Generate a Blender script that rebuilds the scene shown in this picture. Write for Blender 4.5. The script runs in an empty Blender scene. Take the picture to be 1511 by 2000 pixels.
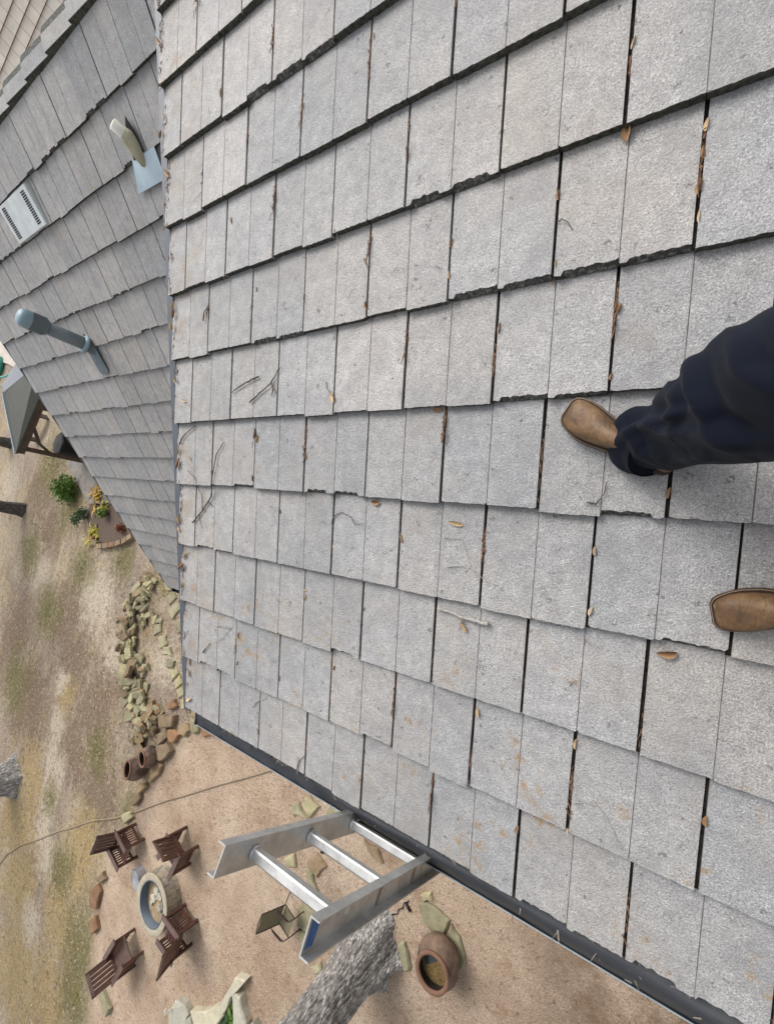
import bpy, math, random
from mathutils import Vector, Matrix, noise

R = math.radians
sc = bpy.context.scene
col = bpy.context.collection

# ------------------------------------------------------------------ camera
# world: x runs along the eaves away from the photographer, y down the roof slope, z up, ground at z = 0
cam_data = bpy.data.cameras.new("camera")
cam = bpy.data.objects.new("camera", cam_data)
col.objects.link(cam)
cx = Vector((-0.8392992, -0.1427295, -0.5245999))
cy = Vector((0.0772562, -0.9864427, 0.1447835))
cz = Vector((-0.5381526, 0.0809881, 0.8389474))
cam.matrix_world = Matrix(((cx.x, cy.x, cz.x, 0), (cx.y, cy.y, cz.y, 0), (cx.z, cy.z, cz.z, 7.0), (0, 0, 0, 1)))
cam_data.sensor_fit = 'VERTICAL'
cam_data.sensor_height = 36.0
cam_data.lens = 36.0 * 802.147 / 2000.0
cam_data.clip_start = 0.02
cam_data.clip_end = 500
sc.camera = cam

# ------------------------------------------------------------------ sky and sun (bright overcast)
SUN_TO = Vector((0.42, -0.5, 0.78)).normalized()
elev = math.asin(SUN_TO.z)
world = bpy.data.worlds.new("World")
sc.world = world
world.use_nodes = True
wn = world.node_tree
sky = wn.nodes.new("ShaderNodeTexSky")
sky.sky_type = 'NISHITA'
sky.sun_disc = False
sky.sun_elevation = elev
sky.sun_rotation = math.atan2(SUN_TO.x, SUN_TO.y)
sky.air_density = 1.0
sky.dust_density = 4.0
hs = wn.nodes.new("ShaderNodeHueSaturation")
hs.inputs["Saturation"].default_value = 0.22
wn.links.new(sky.outputs[0], hs.inputs["Color"])
bg = wn.nodes["Background"]
bg.inputs["Strength"].default_value = 0.15
wn.links.new(hs.outputs[0], bg.inputs["Color"])
sd = bpy.data.lights.new("sun", 'SUN')
sd.energy = 0.95
sd.angle = R(28)
sd.color = (1.0, 0.965, 0.92)
sun = bpy.data.objects.new("sun", sd)
col.objects.link(sun)
sun.rotation_euler = SUN_TO.to_track_quat('Z', 'Y').to_euler()
sc.view_settings.view_transform = 'Standard'
sc.view_settings.look = 'None'
sc.view_settings.gamma = 1.0
sc.view_settings.use_curve_mapping = False
sc.view_settings.exposure = 0.47

rng = random.Random(11)

# ------------------------------------------------------------------ helpers
def lin(r, g, b):
    f = lambda c: (c / 255 / 12.92) if c <= 10 else ((c / 255 + 0.055) / 1.055) ** 2.4
    return (f(r), f(g), f(b), 1)

class MB:
    """collects faces for one mesh"""
    def __init__(s): s.v = []; s.f = []; s.m = []; s.smooth = []
    def face(s, idx, m=0, sm=False): s.f.append(idx); s.m.append(m); s.smooth.append(sm)
    def box(s, c, size, rot=None, m=0):
        n = len(s.v)
        for dx in (-.5, .5):
            for dy in (-.5, .5):
                for dz in (-.5, .5):
                    p = Vector((dx * size[0], dy * size[1], dz * size[2]))
                    if rot is not None: p = rot @ p
                    s.v.append(tuple(p + Vector(c)))
        for q in ((0, 1, 3, 2), (4, 6, 7, 5), (0, 4, 5, 1), (2, 3, 7, 6), (0, 2, 6, 4), (1, 5, 7, 3)):
            s.face([n + i for i in q], m)
    def beam(s, a, b, w, h, up=(0, 0, 1), m=0):
        a, b = Vector(a), Vector(b)
        d = (b - a); L = d.length; d.normalize()
        side = d.cross(Vector(up)); side.normalize(); u = side.cross(d)
        rot = Matrix((d, side, u)).transposed()
        s.box((a + b) / 2, (L, w, h), rot, m)
    def tube(s, pts, radii, seg=8, m=0, cap=True, sm=True):
        pts = [Vector(p) for p in pts]
        if not hasattr(radii, '__len__'): radii = [radii] * len(pts)
        n0 = len(s.v); prev = None
        for i, p in enumerate(pts):
            d = (pts[min(i + 1, len(pts) - 1)] - pts[max(i - 1, 0)]).normalized()
            if prev is None:
                a = d.orthogonal().normalized()
            else:
                a = (prev - d * prev.dot(d)).normalized()
            prev = a
            b = d.cross(a)
            for k in range(seg):
                t = 2 * math.pi * k / seg
                s.v.append(tuple(p + (a * math.cos(t) + b * math.sin(t)) * radii[i]))
        for i in range(len(pts) - 1):
            for k in range(seg):
                k2 = (k + 1) % seg
                s.face([n0 + i * seg + k, n0 + i * seg + k2, n0 + (i + 1) * seg + k2, n0 + (i + 1) * seg + k], m, sm)
        if cap:
            s.face([n0 + k for k in range(seg)][::-1], m)
            e = n0 + (len(pts) - 1) * seg
            s.face([e + k for k in range(seg)], m)
    def lathe(s, prof, seg=24, c=(0, 0, 0), m=0, wob=0.0, mats=None, close=False):
        n0 = len(s.v)
        for r, z in prof:
            for k in range(seg):
                t = 2 * math.pi * k / seg
                rr = r * (1 + wob * noise.noise((math.cos(t) * 2, math.sin(t) * 2, z * 4)))
                s.v.append((c[0] + rr * math.cos(t), c[1] + rr * math.sin(t), c[2] + z))
        for i in range(len(prof) - 1):
            for k in range(seg):
                k2 = (k + 1) % seg
                s.face([n0 + i * seg + k, n0 + i * seg + k2, n0 + (i + 1) * seg + k2, n0 + (i + 1) * seg + k], mats[i] if mats else m, True)
        if close:
            e = n0 + (len(prof) - 1) * seg
            s.face([e + k for k in range(seg)], m)
    def prism(s, poly, z0, z1, m=0, inset=0.0, jz=0.0, r=None):
        """polygon (list of xy) extruded from z0 to z1; the top rim drawn in by inset"""
        k = len(poly); n = len(s.v)
        cxx = sum(p[0] for p in poly) / k; cyy = sum(p[1] for p in poly) / k
        area = sum(poly[i][0] * poly[(i + 1) % k][1] - poly[(i + 1) % k][0] * poly[i][1] for i in range(k))
        if area < 0: poly = poly[::-1]
        for p in poly: s.v.append((p[0], p[1], z0))
        for p in poly:
            s.v.append((p[0], p[1], z1 - inset))
        for p in poly:
            d = Vector((cxx - p[0], cyy - p[1])); L = max(d.length, 1e-5)
            q = min(inset / L, .4)
            s.v.append((p[0] + d.x * q, p[1] + d.y * q, z1 + (r.uniform(-jz, jz) if r else 0)))
        for i in range(k):
            j = (i + 1) % k
            s.face([n + i, n + j, n + k + j, n + k + i], m)
            s.face([n + k + i, n + k + j, n + 2 * k + j, n + 2 * k + i], m)
        s.face([n + 2 * k + i for i in range(k)], m)
        s.face([n + i for i in range(k)][::-1], m)
    def mesh(s, name, mats, smooth=None):
        me = bpy.data.meshes.new(name)
        me.from_pydata(s.v, [], s.f)
        for mt in (mats if isinstance(mats, (list, tuple)) else [mats]): me.materials.append(mt)
        me.polygons.foreach_set("material_index", s.m)
        me.polygons.foreach_set("use_smooth", s.smooth if smooth is None else [smooth] * len(s.f))
        me.update()
        return me
    def build(s, name, mats, parent=None, smooth=None):
        return link(name, s.mesh(name, mats, smooth), parent)

def link(name, data, parent=None, mw=None):
    o = bpy.data.objects.new(name, data)
    col.objects.link(o)
    if parent is not None: o.parent = parent
    if mw is not None: o.matrix_local = mw
    return o

def tag(o, label=None, cat=None, group=None, kind=None):
    if label: o["label"] = label
    if cat: o["category"] = cat
    if group: o["group"] = group
    if kind: o["kind"] = kind
    return o

def empty(name, loc, rz=0.0):
    o = bpy.data.objects.new(name, None)
    o.empty_display_size = .1
    col.objects.link(o)
    o.location = loc
    o.rotation_euler = (0, 0, rz)
    return o

def copy_tree(o, parent=None):
    c = o.copy(); col.objects.link(c)
    if parent is not None: c.parent = parent
    for ch in list(o.children): copy_tree(ch, c)
    return c

# ------------------------------------------------------------------ material helpers
class NT:
    def __init__(s, name):
        s.mat = bpy.data.materials.new(name); s.mat.use_nodes = True
        s.t = s.mat.node_tree; s.b = s.t.nodes["Principled BSDF"]
        s.pos = None
    def n(s, typ, **kw):
        x = s.t.nodes.new(typ)
        for k, v in kw.items(): setattr(x, k, v)
        return x
    def L(s, a, b): s.t.links.new(a, b)
    def P(s):
        if s.pos is None: s.pos = s.n("ShaderNodeNewGeometry").outputs["Position"]
        return s.pos
    def obj(s): return s.n("ShaderNodeTexCoord").outputs["Object"]
    def mapped(s, vec, scale=(1, 1, 1), rot=(0, 0, 0)):
        m = s.n("ShaderNodeMapping"); s.L(vec, m.inputs["Vector"])
        m.inputs["Scale"].default_value = scale; m.inputs["Rotation"].default_value = rot
        return m.outputs[0]
    def noise(s, scale, detail=3, rough=.55, vec=None, dist=0.0):
        x = s.n("ShaderNodeTexNoise")
        x.inputs["Scale"].default_value = scale; x.inputs["Detail"].default_value = detail
        x.inputs["Roughness"].default_value = rough; x.inputs["Distortion"].default_value = dist
        s.L(vec if vec is not None else s.P(), x.inputs["Vector"])
        return x.outputs["Fac"]
    def voro(s, scale, vec=None, out="Distance", feature='F1'):
        x = s.n("ShaderNodeTexVoronoi"); x.feature = feature
        x.inputs["Scale"].default_value = scale
        s.L(vec if vec is not None else s.P(), x.inputs["Vector"])
        return x.outputs[out]
    def ramp(s, fac, stops, interp='LINEAR'):
        x = s.n("ShaderNodeValToRGB"); cr = x.color_ramp; cr.interpolation = interp
        while len(cr.elements) < len(stops): cr.elements.new(.5)
        for e, (p, c) in zip(cr.elements, stops):
            e.position = p; e.color = c if hasattr(c, '__len__') else (c, c, c, 1)
        s.L(fac, x.inputs["Fac"])
        return x.outputs["Color"]
    def mix(s, fac, a, b, blend='MIX'):
        x = s.n("ShaderNodeMix", data_type='RGBA', blend_type=blend)
        for v, inp in ((fac, x.inputs[0]), (a, x.inputs[6]), (b, x.inputs[7])):
            if hasattr(v, 'is_linked'): s.L(v, inp)
            else: inp.default_value = v
        return x.outputs[2]
    def math(s, op, a, b=None):
        x = s.n("ShaderNodeMath", operation=op)
        for v, inp in ((a, x.inputs[0]), (b, x.inputs[1])):
            if v is None: continue
            if hasattr(v, 'is_linked'): s.L(v, inp)
            else: inp.default_value = v
        return x.outputs[0]
    def sep(s, vec):
        x = s.n("ShaderNodeSeparateXYZ"); s.L(vec, x.inputs[0]); return x.outputs
    def rnd(s): return s.n("ShaderNodeObjectInfo").outputs["Random"]
    def bump(s, h, strength=.5, dist=.002):
        x = s.n("ShaderNodeBump"); x.inputs["Strength"].default_value = strength; x.inputs["Distance"].default_value = dist
        s.L(h, x.inputs["Height"]); s.L(x.outputs[0], s.b.inputs["Normal"])
    def done(s, color, rough=.8, metal=0.0, spec=.5):
        for v, k in ((color, "Base Color"), (rough, "Roughness"), (metal, "Metallic")):
            if hasattr(v, 'is_linked'): s.L(v, s.b.inputs[k])
            else: s.b.inputs[k].default_value = v
        s.b.inputs["Specular IOR Level"].default_value = spec
        return s.mat

def simple(name, c, rough=.7, metal=0.0, var=.2, scale=12, bump=0.0, bscale=60, spec=.4, rnd=0.0, dist=.003):
    t = NT(name)
    f = t.noise(scale, 4)
    dark = tuple(x * (1 - var) for x in c[:3]) + (1,); light = tuple(min(x * (1 + var), 1) for x in c[:3]) + (1,)
    k = t.ramp(f, [(.3, dark), (.7, light)])
    if rnd:
        v = t.ramp(t.rnd(), [(0, 1 - rnd), (1, 1.0)])
        k = t.mix(1.0, k, v, 'MULTIPLY')
    if bump: t.bump(t.noise(bscale, 4), bump, dist)
    return t.done(k, rough, metal, spec)

def tile_material(name):
    t = NT(name); P = t.P()
    big = t.noise(1.3, 3)
    base = t.ramp(big, [(.3, (.365, .367, .370, 1)), (.7, (.455, .438, .420, 1))])
    # every tile was cast a little lighter or darker, warmer or cooler
    one = t.ramp(t.rnd(), [(0, (.82, .835, .855, 1)), (.35, (.98, .955, .93, 1)), (.65, (.90, .915, .935, 1)), (1, (1.09, 1.06, 1.04, 1))])
    base = t.mix(1.0, base, one, 'MULTIPLY')
    mott = t.ramp(t.noise(22, 4, .65), [(.28, .80), (.72, 1.13)])
    base = t.mix(1.0, base, mott, 'MULTIPLY')
    # coarse mineral granules
    sp = t.noise(210, 2, .6)
    g = t.ramp(sp, [(.30, .54), (.46, .93), (.55, 1.03), (.70, 1.55)])
    base = t.mix(.85, base, g, 'MULTIPLY')
    vs = t.noise(480, 1, .5)
    base = t.mix(.7, base, t.ramp(vs, [(.3, .68), (.5, 1.0), (.72, 1.4)]), 'MULTIPLY')
    # streaks of washed down dirt
    sx = t.mapped(P, (26, 2.0, 2.0))
    st = t.ramp(t.noise(1.0, 4, .6, sx), [(.52, 0), (.78, .22)])
    base = t.mix(st, base, (.22, .205, .185, 1))
    # soft grey weathering blotches and warm washed stain
    base = t.mix(t.ramp(t.noise(4.2, 5, .65), [(.48, 0), (.70, .5)]), base, (.235, .235, .238, 1))
    base = t.mix(t.ramp(t.noise(3.1, 4, .6, t.mapped(P, (1, 1, 1), (0, 0, 4))), [(.52, 0), (.74, .35)]), base, (.40, .345, .29, 1))
    # black lichen specks
    bl = t.math('MULTIPLY', t.ramp(t.noise(26, 2), [(.665, 0), (.71, 1)]), t.ramp(t.noise(140, 2), [(.44, 0), (.56, 1)]))
    base = t.mix(t.math('MULTIPLY', bl, .65), base, (.06, .06, .058, 1))
    # ochre lichen towards the eave and tan leaf stain beside the rake
    xyz = t.sep(P)
    ym = t.ramp(t.math('MULTIPLY', xyz[1], 1.0), [(.05, 0), (.55, 1)])
    lm = t.math('MULTIPLY', t.ramp(t.noise(5.5, 2), [(.555, 0), (.66, 1)]), t.ramp(t.noise(26, 3, .6), [(.50, 0), (.66, .7)]))
    lm = t.math('MULTIPLY', lm, ym)
    base = t.mix(lm, base, (.33, .20, .065, 1))
    xm = t.ramp(t.math('SUBTRACT', xyz[0], 1.55), [(.25, 0), (.7, 1)])
    xlim = t.math('LESS_THAN', xyz[0], 2.5)
    tm = t.math('MULTIPLY', t.math('MULTIPLY', t.ramp(t.noise(9, 4, .65), [(.5, 0), (.68, .7)]), xm), xlim)
    base = t.mix(tm, base, (.31, .235, .16, 1))
    h = t.math('ADD', t.math('MULTIPLY', sp, 1.0), t.math('MULTIPLY', t.noise(60, 3), .8))
    t.bump(h, .75, .0035)
    return t.done(base, .72, 0, .5)

M = {}
ORD = ['zeroth', 'first', 'second', 'third', 'fourth', 'fifth', 'sixth', 'seventh', 'eighth', 'ninth', 'tenth', 'eleventh', 'twelfth', 'thirteenth']
M['tile'] = tile_material("weathered grey tile")
M['butt'] = simple("algae and shade dark tile butt", (.072, .072, .060, 1), .95, 0, .55, 70, .9, 160, .15)  # dark olive holds the algae stain and the shade on the butts together
def chip_mat():
    t = NT("chipped lichen dark arris")
    k = t.ramp(t.noise(75, 4, .75), [(.36, (.045, .045, .040, 1)), (.52, (.11, .11, .10, 1)), (.68, (.30, .30, .285, 1))])
    t.bump(t.noise(110, 4, .7), .9, .006)
    return t.done(k, .95, 0, .2)
M['chip'] = chip_mat()
M['groove'] = simple("dirt in tile groove", (.25, .235, .23, 1), .95, 0, .35, 40, 0, 60, .1)
M['chan'] = simple("dirt in tile joint", (.030, .025, .022, 1), .95, 0, .6, 60, .5, 200, .1)
M['under'] = simple("black underlay", (.02, .02, .02, 1), .9)
M['flash'] = simple("slate grey painted flashing", lin(84, 91, 100), .5, .0, .15, 8, .1, 30)
M['gutter'] = simple("dark gutter metal", (.05, .054, .06, 1), .45, .3, .25, 8)
M['lip'] = simple("pale gutter lip", lin(150, 160, 166), .4, .1, .12, 20)
M['wall'] = simple("beige siding", lin(170, 160, 145), .8, 0, .12, 6)

# ------------------------------------------------------------------ roof geometry
W, E = 0.33, 0.3421216
TH, TH2 = R(13.33946), R(41.50392)
OX, OY, OZ = 1.61369, -0.173985, 7 - 1.33343
S1 = Vector((0, math.cos(TH), -math.sin(TH))); N1 = Vector((0, math.sin(TH), math.cos(TH)))
S2 = Vector((0, math.cos(TH2), -math.sin(TH2))); N2 = Vector((0, math.sin(TH2), math.cos(TH2)))
D2, V0 = -2.5404896, -4.16153
F2 = N2 * D2 + Vector((0, 0, 7))
TT = 0.026
def near_pt(u, v, h=0.0):
    return Vector((OX - u * W, OY, OZ)) + S1 * ((v - 8) * E) + N1 * h
def left_pt(x, i, h=0.0):
    return Vector((x, 0, 0)) + F2 + S2 * ((V0 + i) * E) + N2 * h
def on_roof(xy, h=0.0):
    """point on top of the near roof tiles above plan position xy"""
    x, y = xy
    z = OZ - (y - OY) * math.tan(TH)
    v = 8 + (y - OY) / math.cos(TH) / E
    fr = (math.ceil(v) - v)
    return Vector((x, y, z)) + N1 * (TT * (1 - fr) + h)
def on_left(xy, h=0.0):
    x, y = xy
    v = ((Vector((x, y, 0)) - F2).y) / math.cos(TH2)
    p = Vector((x, 0, 0)) + F2 + S2 * v
    i = v / E - V0
    fr = math.ceil(i) - i
    return p + N2 * (TT * (1 - fr) + h)

def tile_mesh(seed, half=None, chip=0.35):
    """one interlocking flat tile: two ribs with a false joint between, ragged butt, chipped arris, side lap channel"""
    r = random.Random(seed)
    mb = MB(); Ltot = .40
    gap = r.uniform(.0075, .0115)
    x0, x1 = .0, W - gap
    mid = W / 2 + r.uniform(-.004, .004)
    if half == 'L': x1 = mid
    if half == 'R': x0 = mid
    st = []
    a = x0
    n = 19
    spans = [(x0, mid), (mid, x1)] if half is None else [(x0, x1)]
    for si, (p, q) in enumerate(spans):
        jog = r.uniform(-.007, .007)
        chips = []
        if r.random() < chip:
            c0 = r.uniform(p - .01, p + .05); chips.append((c0, min(q, c0 + r.uniform(.08, .17)), r.uniform(.010, .016)))
        if r.random() < chip * .25:
            c0 = r.uniform(p, q - .02); chips.append((c0, c0 + r.uniform(.015, .04), r.uniform(.004, .010)))
        e0 = p + (.0016 if si else 0); e1 = q - (.0016 if si < len(spans) - 1 else 0)
        for k in range(n):
            x = e0 + (e1 - e0) * k / (n - 1) + (r.uniform(-.003, .003) if 0 < k < n - 1 else 0)
            yf = jog + r.uniform(-.0012, .0012)
            if k in (0, n - 1) and r.random() < .5: yf += r.uniform(.001, .005)
            dep = r.uniform(.0004, .0022)
            for c in chips:
                if c[0] <= x <= c[1]: dep = max(dep, c[2] * r.choice((.78, .9, .95, 1.0, 1.0, 1.05, 1.15)))
            st.append((x, yf, dep, 0.0))
        if si == 0 and len(spans) == 2:
            st.append((mid, jog + .003, .002, -.0024))
    top = lambda y: TT * (1 - y / E)
    rows = []
    for (x, yf, dep, gz) in st:
        yb = yf + dep
        zc = min(.02, dep * 1.25)
        rows.append([(x, yf + .001, 0.0), (x, yf, (TT - zc) * .55 if dep > .004 else TT - zc), (x, yb, top(yb) + gz - (0 if dep < .004 else .0)),
                     (x, yb + .03, top(yb + .03) + gz), (x, .19, top(.19) + gz), (x, Ltot, top(Ltot) + gz)])
    for rw in rows: mb.v.extend(rw)
    k = 6
    for i in range(len(rows) - 1):
        gz = rows[i][4][2] < top(.19) - .001 or rows[i + 1][4][2] < top(.19) - .001
        for j in range(k - 1):
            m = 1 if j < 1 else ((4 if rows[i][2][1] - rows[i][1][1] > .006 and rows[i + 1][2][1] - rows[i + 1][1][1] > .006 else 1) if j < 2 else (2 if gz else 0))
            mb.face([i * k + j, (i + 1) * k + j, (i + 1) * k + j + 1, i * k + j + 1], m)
    # cheeks at both sides
    for side in (0, len(rows) - 1):
        b = len(mb.v); rw = rows[side]
        ys = [rw[2], rw[4], rw[5]]
        for p in ys: mb.v.append(p)
        for p in ys: mb.v.append((p[0], p[1], p[2] - .022))
        for q in range(2):
            f = [b + q, b + q + 1, b + 3 + q + 1, b + 3 + q]
            mb.face(f if side else f[::-1], 0 if side == 0 else 0)
    if half != 'L':
        b = len(mb.v)
        for y in (.004, Ltot):
            for x in (x1 - .004, W + .004): mb.v.append((x, y, top(y) - .011))
        mb.face([b, b + 1, b + 3, b + 2], 3)
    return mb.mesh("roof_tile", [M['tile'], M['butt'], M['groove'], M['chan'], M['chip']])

TILES = [tile_mesh(100 + i, None, .10 + .55 * (i % 3 == 0)) for i in range(14)]
HALF_R = [tile_mesh(300 + i, 'R', .4) for i in range(4)]
HALF_L = [tile_mesh(340 + i, 'L', .4) for i in range(4)]

house = empty("house", (0, -3.0, 0))
bpy.context.view_layer.update()
H0 = Vector((0, 3.0, 0))      # local = world + H0
tag(house, "grey tiled house seen from its own roof, shallow dormer roof meeting the steep main roof", "house")
def hp(p): return Vector(p) + H0

# decks under the tiles
XR = 2.26                      # rake of the dormer roof
XL = 7.60                      # rake of the main roof
mb = MB()
a, b = near_pt(-1.95, 11.92, -.012), near_pt(12.0, 11.92, -.012)
c, d = near_pt(12.0, -.6, -.012), near_pt(-1.95, -.6, -.012)
for dz in (0, -.10):
    for p in (a, b, c, d): mb.v.append(tuple(hp(p + N1 * dz)))
for q in ((0, 1, 2, 3), (7, 6, 5, 4), (0, 4, 5, 1), (1, 5, 6, 2), (2, 6, 7, 3), (3, 7, 4, 0)): mb.face(list(q))
dormer = mb.build("dormer_roof", M['under'], house)
mb = MB()
a, b = left_pt(XL - .02, 16.0, -.012), left_pt(-3.0, 16.0, -.012)
c, d = left_pt(-3.0, -1.0, -.012), left_pt(XL - .02, -1.0, -.012)
for dz in (0, -.12):
    for p in (a, b, c, d): mb.v.append(tuple(hp(p + N2 * dz)))
for q in ((0, 1, 2, 3), (7, 6, 5, 4), (0, 4, 5, 1), (1, 5, 6, 2), (2, 6, 7, 3), (3, 7, 4, 0)): mb.face(list(q))
mainr = mb.build("main_roof", M['under'], house)

def cam_px(p):
    d = Vector(p) - Vector((0, 0, 7))
    z = -d.dot(cz)
    if z <= .05: return None
    return (755.5 + 802.147 * d.dot(cx) / z, 1000 - 802.147 * d.dot(cy) / z)
def in_view(p, pad=60):
    q = cam_px(p)
    return q is not None and -pad < q[0] < 1511 + pad and -pad < q[1] < 2000 + pad

def join_tiles(name, items, parent):
    """tiles that the photograph does not show, as one part"""
    mb = MB()
    for me, mw in items:
        n = len(mb.v)
        for v in me.vertices: mb.v.append(tuple(mw @ v.co))
        for p in me.polygons: mb.face([n + i for i in p.vertices], p.material_index)
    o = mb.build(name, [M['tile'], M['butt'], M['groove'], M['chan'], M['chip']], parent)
    o["kind"] = "stuff"
    return o

DU = {4: -.012, 5: -.003, 6: .019, 7: .028, 8: .016, 9: -.003, 10: -.025, 11: -.032, 12: .011}
DV = {1: .03, 2: .03, 3: .03, 4: .031, 5: .014, 6: .006, 7: .002, 8: -.022, 9: -.018, 10: -.032, 11: -.042, 12: -.075}
rest = []
ex, ey, ez = Vector((-1, 0, 0)), -S1, N1
for r_ in range(1, 13):
    off = 0.0 if r_ % 2 == 0 else .5
    du = DU.get(r_, rng.uniform(-.03, .03)); dv = DV.get(r_, 0)
    for k in range(-3, 11):
        u = k + off + du
        if k + off < -2.0 - .6: continue
        me = rng.choice(TILES)
        shift = 0.0
        if k + off < -2.0:
            me = rng.choice(HALF_R)
        p = near_pt(u, r_ + dv + rng.uniform(-.009, .009), rng.uniform(0, .002))
        ang = rng.gauss(0, .003)
        rx = Matrix((ex, ey, ez)).transposed().to_4x4()
        mw = Matrix.Translation(hp(p)) @ rx @ Matrix.Rotation(ang, 4, 'Z') @ Matrix.Rotation(rng.gauss(0, .003), 4, 'Y')
        cpt = near_pt(u + .5, r_ - .5)
        if in_view(cpt, 110): link("roof_tile", me, dormer, mw)
        else: rest.append((me, mw))
if rest: join_tiles("outlying_roof_tiles", rest, dormer)

rest = []; count = 0
for i in range(0, 17):
    off = .5 * (i % 2)
    for k in range(0, 17):
        x = XL - .005 - (k + off) * W
        me = rng.choice(TILES)
        if x - W < 1.75: continue
        p = left_pt(x + rng.uniform(-.004, .004), i + rng.uniform(-.012, .012), rng.uniform(0, .002))
        rx = Matrix((ex, -S2, N2)).transposed().to_4x4()
        mw = Matrix.Translation(hp(p)) @ rx @ Matrix.Rotation(rng.gauss(0, .003), 4, 'Z')
        items = [(me, mw)]
        if k == 0 and off:
            mh = rng.choice(HALF_R)
            ph = left_pt(XL - .005 + W * .5, i, 0)
            items.append((mh, Matrix.Translation(hp(ph)) @ rx))
        for m_, w_ in items:
            wp = w_.translation - H0
            cpt = wp + Vector((-W * .5, 0, 0)) - S2 * (E * .5)
            vis = in_view(cpt, 40)
            # what the dormer roof covers is not in the picture
            q = cam_px(cpt)
            if vis and q[0] > 352 + 25 : vis = False
            if vis: link("roof_tile", m_, mainr, w_); count += 1
            else: rest.append((m_, w_))
if rest: join_tiles("outlying_roof_tiles", rest, mainr)
print("main roof tiles", count)

# ridge caps, each one lapping the next
def cap_mesh(seed):
    r = random.Random(seed); mb = MB(); Lc = .43
    for s in (1, -1):
        for (y, z) in ((0, .055), (.155 * s, -.075)):
            pass
    prof = [(-.130, -.078), (-.130, -.034), (-.045, .004), (.012, .010), (.130, -.034), (.130, -.078), (.02, -.018), (-.02, -.018)]
    n0 = 0
    for x in (0, Lc):
        for (y, z) in prof: mb.v.append((x + r.uniform(-.004, .004), y, z - (.022 if x else 0) + r.uniform(-.001, .001)))
    k = len(prof)
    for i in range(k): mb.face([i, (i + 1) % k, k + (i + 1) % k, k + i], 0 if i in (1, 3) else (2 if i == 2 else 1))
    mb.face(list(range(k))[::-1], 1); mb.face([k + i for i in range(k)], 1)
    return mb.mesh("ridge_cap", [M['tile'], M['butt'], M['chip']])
CAPS = [cap_mesh(i) for i in range(4)]
RY, RZ = -3.15, 7 - .645
for i in range(27):
    x = 7.6 - i * .385
    link("ridge_cap", CAPS[i % 4], mainr, Matrix.Translation(hp((x, RY, RZ))) @ Matrix.Rotation(math.pi, 4, 'Z'))

# back slope of the main roof and the walls below
mb = MB()
p0, p1 = Vector((XL - .02, RY, RZ - .08)), Vector((-3.0, RY, RZ - .08))
sb = Vector((0, -math.cos(TH2), -math.sin(TH2))) * 6.0
for p in (p0, p1, p1 + sb, p0 + sb): mb.v.append(tuple(hp(p)))
for p in (p0, p1, p1 + sb, p0 + sb): mb.v.append(tuple(hp(p + Vector((0, 0, -.12)))))
for q in ((3, 2, 1, 0), (4, 5, 6, 7), (0, 4, 7, 3), (1, 2, 6, 5), (2, 3, 7, 6)): mb.face(list(q))
mb.build("back_roof", M['tile'], house)
mb = MB()
zt = 7 - 4.62
mb.box(hp((2.2, .96, 1.2)), (10.2, .14, 2.35))
mb.box(hp((2.2, -7.1, 1.0)), (10.2, .14, 1.95))
n = len(mb.v)
for x in (7.26, 7.12):
    for (y, z) in ((1.0, 0), (1.0, 2.45), (RY, RZ - .3), (-7.15, 2.0), (-7.15, 0)): mb.v.append(tuple(hp((x, y, z))))
mb.face([n, n + 1, n + 2, n + 3, n + 4]); mb.face([n + 9, n + 8, n + 7, n + 6, n + 5])
mb.box(hp((-.5, .86, 3.8)), (5.2, .12, 2.9))                    # dormer front wall
n = len(mb.v)                                               # dormer cheek wall
for x in (2.12, 2.02):
    for (y, z) in ((.92, 5.22), (.92, 2.2), (-2.9, 6.1)): mb.v.append(tuple(hp((x, y, z))))
mb.face([n, n + 1, n + 2]); mb.face([n + 5, n + 4, n + 3])
mb.build("wall", M['wall'], house)

# rake flashing of the dormer, rake trim of the main roof
mb = MB()
a, b = near_pt(-1.97, 12.02, 0), near_pt(-1.97, -.6, 0)
x = XR + .004
for (o0, o1) in (((0, .006), (.048, .012)), ((.048, .012), (.050, -.15))):
    n = len(mb.v)
    for p in (a, b):
        for (dx, dz) in (o0, o1): mb.v.append(tuple(hp(Vector((x + dx, p.y, p.z)) + N1 * dz)))
        for (dx, dz) in (o0, o1): mb.v.append(tuple(hp(Vector((x + dx - .004, p.y, p.z)) + N1 * (dz - .004))))
    mb.face([n, n + 1, n + 5, n + 4]); mb.face([n + 3, n + 2, n + 6, n + 7])
    mb.face([n, n + 2, n + 3, n + 1]); mb.face([n + 1, n + 3, n + 7, n + 5])
mb.build("rake_flashing", M['flash'], house)
mb = MB()
mb.beam(hp(left_pt(XL + .012, -.8, -.06)), hp(left_pt(XL + .012, 16.1, -.06)), .02, .15, N2)
mb.build("rake_trim", M['flash'], house)

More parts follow.
